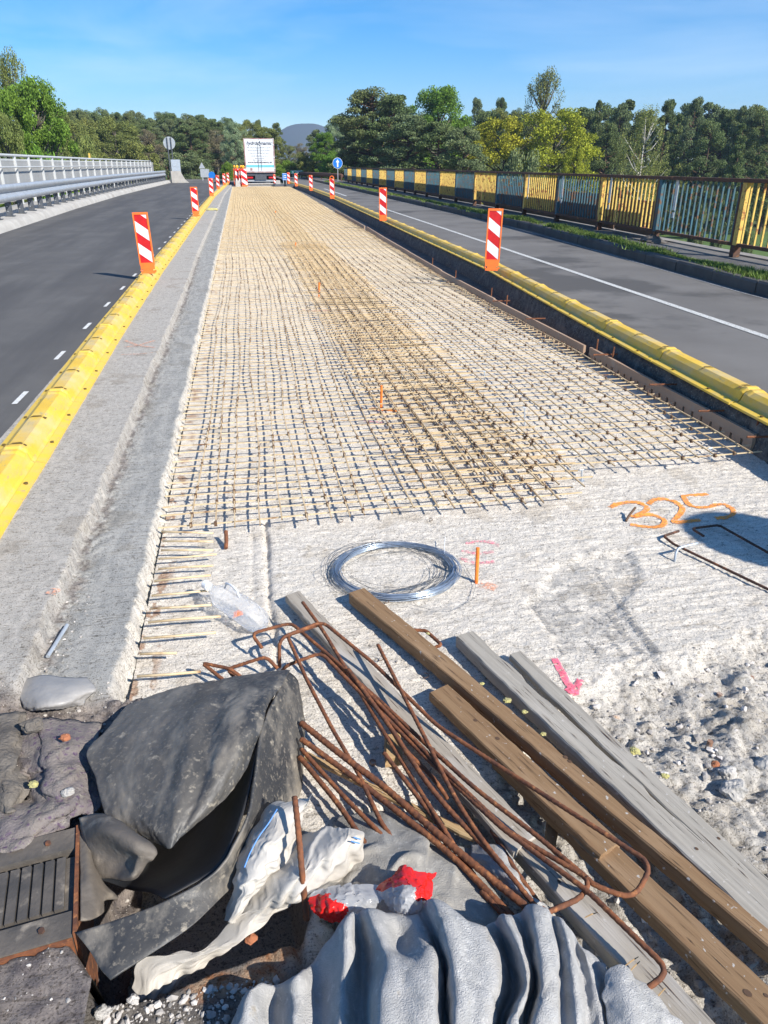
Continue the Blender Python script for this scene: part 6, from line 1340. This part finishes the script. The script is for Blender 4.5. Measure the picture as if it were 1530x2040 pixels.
# ------------------------------------------------------------------ red and white wrapper
def wrapper():
    r = empty('plastic_wrapper', (0,0,0), 0, 'crumpled transparent plastic wrapper with red panels lying on the grey cloth', 'wrapper')
    pick = lambda u, v: ((u+0.15*np.sin(v*7) < 0.45) & (v > 0.15)).astype(int)
    patch('left_part', [
        [(625,1775,.11),(660,1765,.12),(705,1760,.12),(760,1765,.11)],
        [(618,1795,.10),(660,1788,.13),(705,1782,.13),(755,1790,.12)],
        [(628,1818,.09),(660,1812,.12),(700,1808,.12),(740,1815,.10)],
        [(655,1835,.07),(680,1832,.09),(705,1828,.09),(730,1825,.08)]], ['white_plastic', 'red_plastic'], r, 12, 12, wr=0.002, wf=60, thick=0, seed=41, mi=pick, rx=dict(ex=1.22, ey=1.2, steps=60, bend=0.06, bk=2, noise=0.006, pin=0.03))
    pick2 = lambda u, v: ((v < 0.33) | ((u > 0.62) & (v < 0.6))).astype(int)
    patch('right_part', [
        [(785,1740,.13),(805,1724,.15),(835,1735,.15),(868,1738,.13)],
        [(755,1768,.12),(800,1752,.16),(832,1756,.16),(862,1752,.13)],
        [(765,1790,.12),(800,1780,.17),(830,1778,.17),(858,1782,.13)],
        [(775,1808,.11),(802,1812,.15),(830,1808,.14),(855,1805,.11)],
        [(795,1825,.09),(815,1828,.11),(830,1826,.11),(845,1818,.09)]], ['white_plastic', 'red_plastic'], r, 12, 12, wr=0.002, wf=60, thick=0, seed=43, mi=pick2, rx=dict(ex=1.22, ey=1.2, steps=60, bend=0.06, bk=2, noise=0.006, pin=0.03))
wrapper()

# ------------------------------------------------------------------ grey felt
def felt_folds(freq, amp, sd, warp=0.5, ridges=None):
    rr = random.Random(sd); n = int(freq)
    RD = ridges or [((k+rr.uniform(0.1, 0.9))/n, rr.uniform(0.018, 0.05)*7/n, rr.uniform(0.5, 1.2), rr.uniform(-0.12, 0.12)) for k in range(n)]
    def f(u, v, A):
        h = 0*u; uw = u+0.02*fbm(u*4, v*3, sd, 3)
        for c, wd, a_, dr in RD: h = np.maximum(h, a_*np.exp(-np.abs((uw-c-dr*v)/wd)**2.2))
        return amp*h+0.010*fbm(u*6, v*3, sd+5, 4)+0.0035*fbm(u*22, v*12, sd+6, 3)
    return f
FR = [(0.03,0.03,0.8,0.1),(0.13,0.035,0.9,0.05),(0.23,0.03,1.0,-0.06),(0.33,0.03,0.9,-0.02),(0.41,0.025,0.8,0.05),(0.53,0.026,1.25,0.10),(0.655,0.020,0.9,0.06),(0.715,0.016,1.0,-0.02),(0.775,0.028,1.3,0.02),(0.845,0.022,1.0,0.05),(0.91,0.02,0.7,0.06),(0.96,0.02,0.6,0.04)]
FC = [ # columns of the felt: (x, y, height) from its far edge down, ridges and hollows in turn
 [(460,2045,.04),(455,2080,.04),(450,2120,.03),(445,2180,.02),(430,2300,.0)], [(505,1962,.09),(495,2000,.10),(490,2050,.09),(485,2110,.07),(470,2260,.03)],
 [(548,1966,.05),(545,2000,.03),(540,2060,.03),(540,2120,.03),(530,2280,.01)], [(590,1945,.10),(590,1985,.09),(585,2040,.09),(580,2110,.07),(580,2280,.03)],
 [(625,1915,.06),(640,1975,.05),(640,2040,.05),(640,2110,.05),(640,2280,.02)], [(690,1829,.15),(690,1900,.14),(685,1970,.12),(680,2060,.11),(680,2260,.07)],
 [(712,1822,.12),(722,1890,.08),(725,1965,.07),(725,2060,.08),(725,2260,.06)], [(735,1812,.16),(760,1880,.17),(765,1925,.18),(752,2045,.18),(760,2250,.12)],
 [(790,1822,.13),(800,1880,.13),(810,1920,.185),(810,2045,.185),(820,2250,.12)], [(825,1826,.14),(842,1870,.15),(862,1918,.19),(868,2045,.185),(880,2250,.12)],
 [(842,1812,.13),(868,1875,.12),(885,1940,.10),(888,2050,.09),(900,2250,.07)], [(862,1793,.19),(890,1868,.20),(905,1950,.19),(902,2050,.185),(910,2250,.12)],
 [(915,1822,.18),(945,1880,.19),(948,1960,.185),(940,2050,.18),(950,2250,.12)], [(960,1842,.165),(985,1890,.175),(990,1960,.17),(972,2050,.165),(985,2250,.11)],
 [(985,1838,.12),(1010,1900,.10),(1022,1975,.09),(998,2050,.08),(1010,2250,.07)], [(1003,1822,.175),(1030,1875,.19),(1050,1960,.185),(1022,2050,.18),(1030,2250,.12)],
 [(1035,1826,.12),(1053,1890,.12),(1066,1965,.11),(1045,2050,.10),(1050,2250,.08)], [(1055,1808,.17),(1070,1870,.185),(1078,1960,.18),(1066,2050,.175),(1080,2250,.12)],
 [(1085,1808,.17),(1098,1865,.18),(1108,1955,.175),(1110,2050,.17),(1115,2250,.12)], [(1100,1825,.145),(1112,1885,.152),(1120,1965,.150),(1124,2050,.145),(1130,2250,.09)],
 [(1118,1832,.17),(1135,1885,.18),(1145,1960,.175),(1152,2050,.17),(1160,2250,.12)], [(1140,1858,.145),(1152,1910,.145),(1164,1975,.140),(1172,2050,.135),(1180,2250,.09)],
 [(1160,1885,.15),(1175,1925,.155),(1188,1980,.15),(1198,2055,.145),(1210,2250,.11)], [(1180,1902,.13),(1194,1945,.132),(1208,1995,.13),(1220,2060,.125),(1230,2255,.09)],
 [(1205,1925,.14),(1220,1960,.14),(1232,2010,.14),(1245,2070,.135),(1260,2260,.10)]]
rows_ = [[(c[0][0], c[0][1]+14, max(0.0, c[0][2]-0.09)) for c in FC]]+[[c[k] for c in FC] for k in range(5)]
patch('geotextile_felt', rows_, 'felt', None, 14, 8, wr=0.004, wf=26, thick=0.0025, seed=51, folds=lambda u, v, A: 0.0012*fbm(A[...,0]*70, A[...,1]*30, 53, 3)+0.007*fbm(A[...,0]*30+A[...,1]*8, A[...,1]*8, 54, 3)-0.003*np.exp(-(fbm(A[...,0]*9-A[...,1]*6, A[...,1]*7, 55, 2)/0.06)**2))
props(bpy.context.scene.objects['geotextile_felt'], 'large heap of grey felt with deep folds at the bottom of the photo', 'felt')
patch('felt_cloth', [
    [(690,1640,.02),(760,1630,.04),(830,1650,.05),(880,1685,.04),(940,1700,.02)],
    [(665,1685,.03),(740,1680,.07),(815,1690,.08),(880,1715,.07),(960,1735,.03)],
    [(640,1725,.03),(720,1720,.07),(800,1730,.09),(880,1755,.08),(975,1775,.04)],
    [(640,1770,.02),(720,1775,.05),(800,1780,.07),(900,1800,.08),(1000,1815,.04)],
    [(660,1830,.0),(740,1830,.03),(820,1840,.05),(920,1850,.05),(1020,1850,.03)]], 'felt_shadow', None, 11, 12, wr=0.002, wf=60, thick=0.003, seed=55, rx=dict(ex=1.25, ey=1.18, steps=80, bend=0.3, bk=4, noise=0.012, pin=0.01), sub=1)
props(bpy.context.scene.objects['felt_cloth'], 'rumpled grey-brown felt cloth lying under the crossing rebars', 'felt')
patch('felt_cloth', [
    [(945,1690,.04),(985,1685,.07),(1010,1690,.06)],
    [(950,1715,.05),(1000,1715,.09),(1030,1735,.06)],
    [(985,1755,.05),(1035,1760,.09),(1065,1785,.05)],
    [(1020,1800,.04),(1070,1800,.07),(1095,1815,.04)]], 'felt', None, 12, 12, wr=0.002, wf=60, thick=0.004, seed=57, rx=dict(ex=1.15, ey=1.15, steps=60, bend=0.3, bk=4, noise=0.01, pin=0.01), sub=1)
props(bpy.context.scene.objects['felt_cloth.001'], 'pale roll of felt between the rebars and the wide grey plank', 'felt')
patch('felt_cloth', [
    [(1205,1955,.16),(1240,1930,.17),(1275,1955,.15),(1310,1990,.12)],
    [(1215,1990,.16),(1250,1970,.18),(1290,1990,.16),(1330,2020,.12)],
    [(1225,2050,.15),(1270,2050,.17),(1310,2050,.15),(1360,2060,.11)],
    [(1235,2150,.12),(1290,2150,.13),(1340,2150,.11),(1400,2150,.08)]], 'felt', None, 12, 12, wr=0.003, wf=60, thick=0.003, seed=58, rx=dict(ex=1.2, ey=1.15, steps=60, bend=0.3, bk=4, noise=0.01, pin=0.01), sub=1)
props(bpy.context.scene.objects['felt_cloth.002'], 'whitish frayed cloth corner on the lower end of the wide grey plank', 'felt')

# ------------------------------------------------------------------ dirty lumps on the broken edge, lower left
patch('dirty_felt', [
    [(40,1358,.10),(80,1346,.115),(130,1350,.115),(172,1350,.10)],
    [(38,1378,.10),(80,1368,.125),(135,1370,.125),(188,1370,.10)],
    [(45,1402,.09),(85,1398,.12),(130,1395,.115),(175,1388,.08)],
    [(50,1415,.07),(85,1412,.10),(125,1410,.09),(165,1402,.07)]], 'scrap', None, 10, 10, wr=0.004, wf=22, thick=0.003, seed=61, rx=dict(ex=1.06, ey=1.12, steps=50, bend=0.3, bk=4, noise=0.006, pin=0.02))
props(bpy.context.scene.objects['dirty_felt'], 'flat grey plastic-covered scrap lying across the end of the gutter', 'felt')
patch('dirty_felt', [
    [(50,1460,.07),(95,1435,.09),(190,1450,.06)],
    [(45,1510,.07),(100,1500,.12),(175,1505,.08)],
    [(60,1560,.07),(110,1550,.13),(185,1560,.07)],
    [(50,1600,.07),(110,1600,.12),(180,1610,.07)],
    [(-20,1622,.09),(60,1640,.115),(150,1625,.08)],
    [(-80,1700,.08),(20,1685,.10),(110,1655,.09)]], 'felt_dirty', None, 10, 18, rx=dict(ex=1.25, ey=1.12, steps=50, bend=0.3, bk=4, noise=0.01, pin=0.02), wr=0.010, wf=30, thick=0.006, seed=62, folds=lambda u, v, A: 0.015*np.abs(fbm(u*5, v*7, 63, 4)))
props(bpy.context.scene.objects['dirty_felt.001'], 'purplish dirty felt crumpled over the broken asphalt at the left edge', 'felt')
patch('dirty_felt', [
    [(-40,1440,.10),(20,1422,.11),(48,1425,.08)],
    [(-50,1500,.10),(10,1500,.13),(50,1505,.07)],
    [(-40,1560,.09),(10,1560,.13),(48,1570,.09)],
    [(-30,1610,.08),(15,1612,.11),(38,1610,.08)]], 'dirt', None, 12, 16, rx=dict(ex=1.2, ey=1.1, steps=50, bend=0.3, bk=4, noise=0.01, pin=0.02), wr=0.010, wf=30, thick=0.006, seed=64)
props(bpy.context.scene.objects['dirty_felt.002'], 'dust-covered lump of felt at the left edge above the purplish one', 'felt')
for i, (px, py, r_, m_, lab) in enumerate([(130,1470,0.012,'brick','orange brick chip on the dirty felt'), (67,1562,0.010,'foam','yellow chip in the crack left of the dirty felt'), (62,1445,0.026,'dirt','rounded grey lump below the flat grey scrap'), (135,1578,0.014,'rock','pale stone above the ribbed joint'), (500,1870,0.012,'brick','brown clod beside the rusty stain')]):
    q = P(px, py, 0.13 if px < 300 else 0.01); lump('debris', (q.x, q.y, q.z), (r_*1.2, r_, r_*0.7), 80+i*2, m_, lab, 'debris', jag=0.45, n=10)

# ------------------------------------------------------------------ air: far things fade to blue
mb = MB(); mb.box(-1800, 1800, -260, 1790, -8.5, 112)
hz = bpy.data.materials.new('air'); hz.use_nodes = True; t_ = hz.node_tree; t_.nodes.remove(t_.nodes['Principled BSDF']); pv = t_.nodes.new('ShaderNodeVolumePrincipled')
pv.inputs['Color'].default_value = (0.62, 0.76, 1.0, 1); pv.inputs['Density'].default_value = 0.0004; pv.inputs['Anisotropy'].default_value = 0.2; t_.links.new(pv.outputs[0], t_.nodes['Material Output'].inputs['Volume'])
M['air'] = hz; props(mb.build('haze', 'air'), kind='stuff')
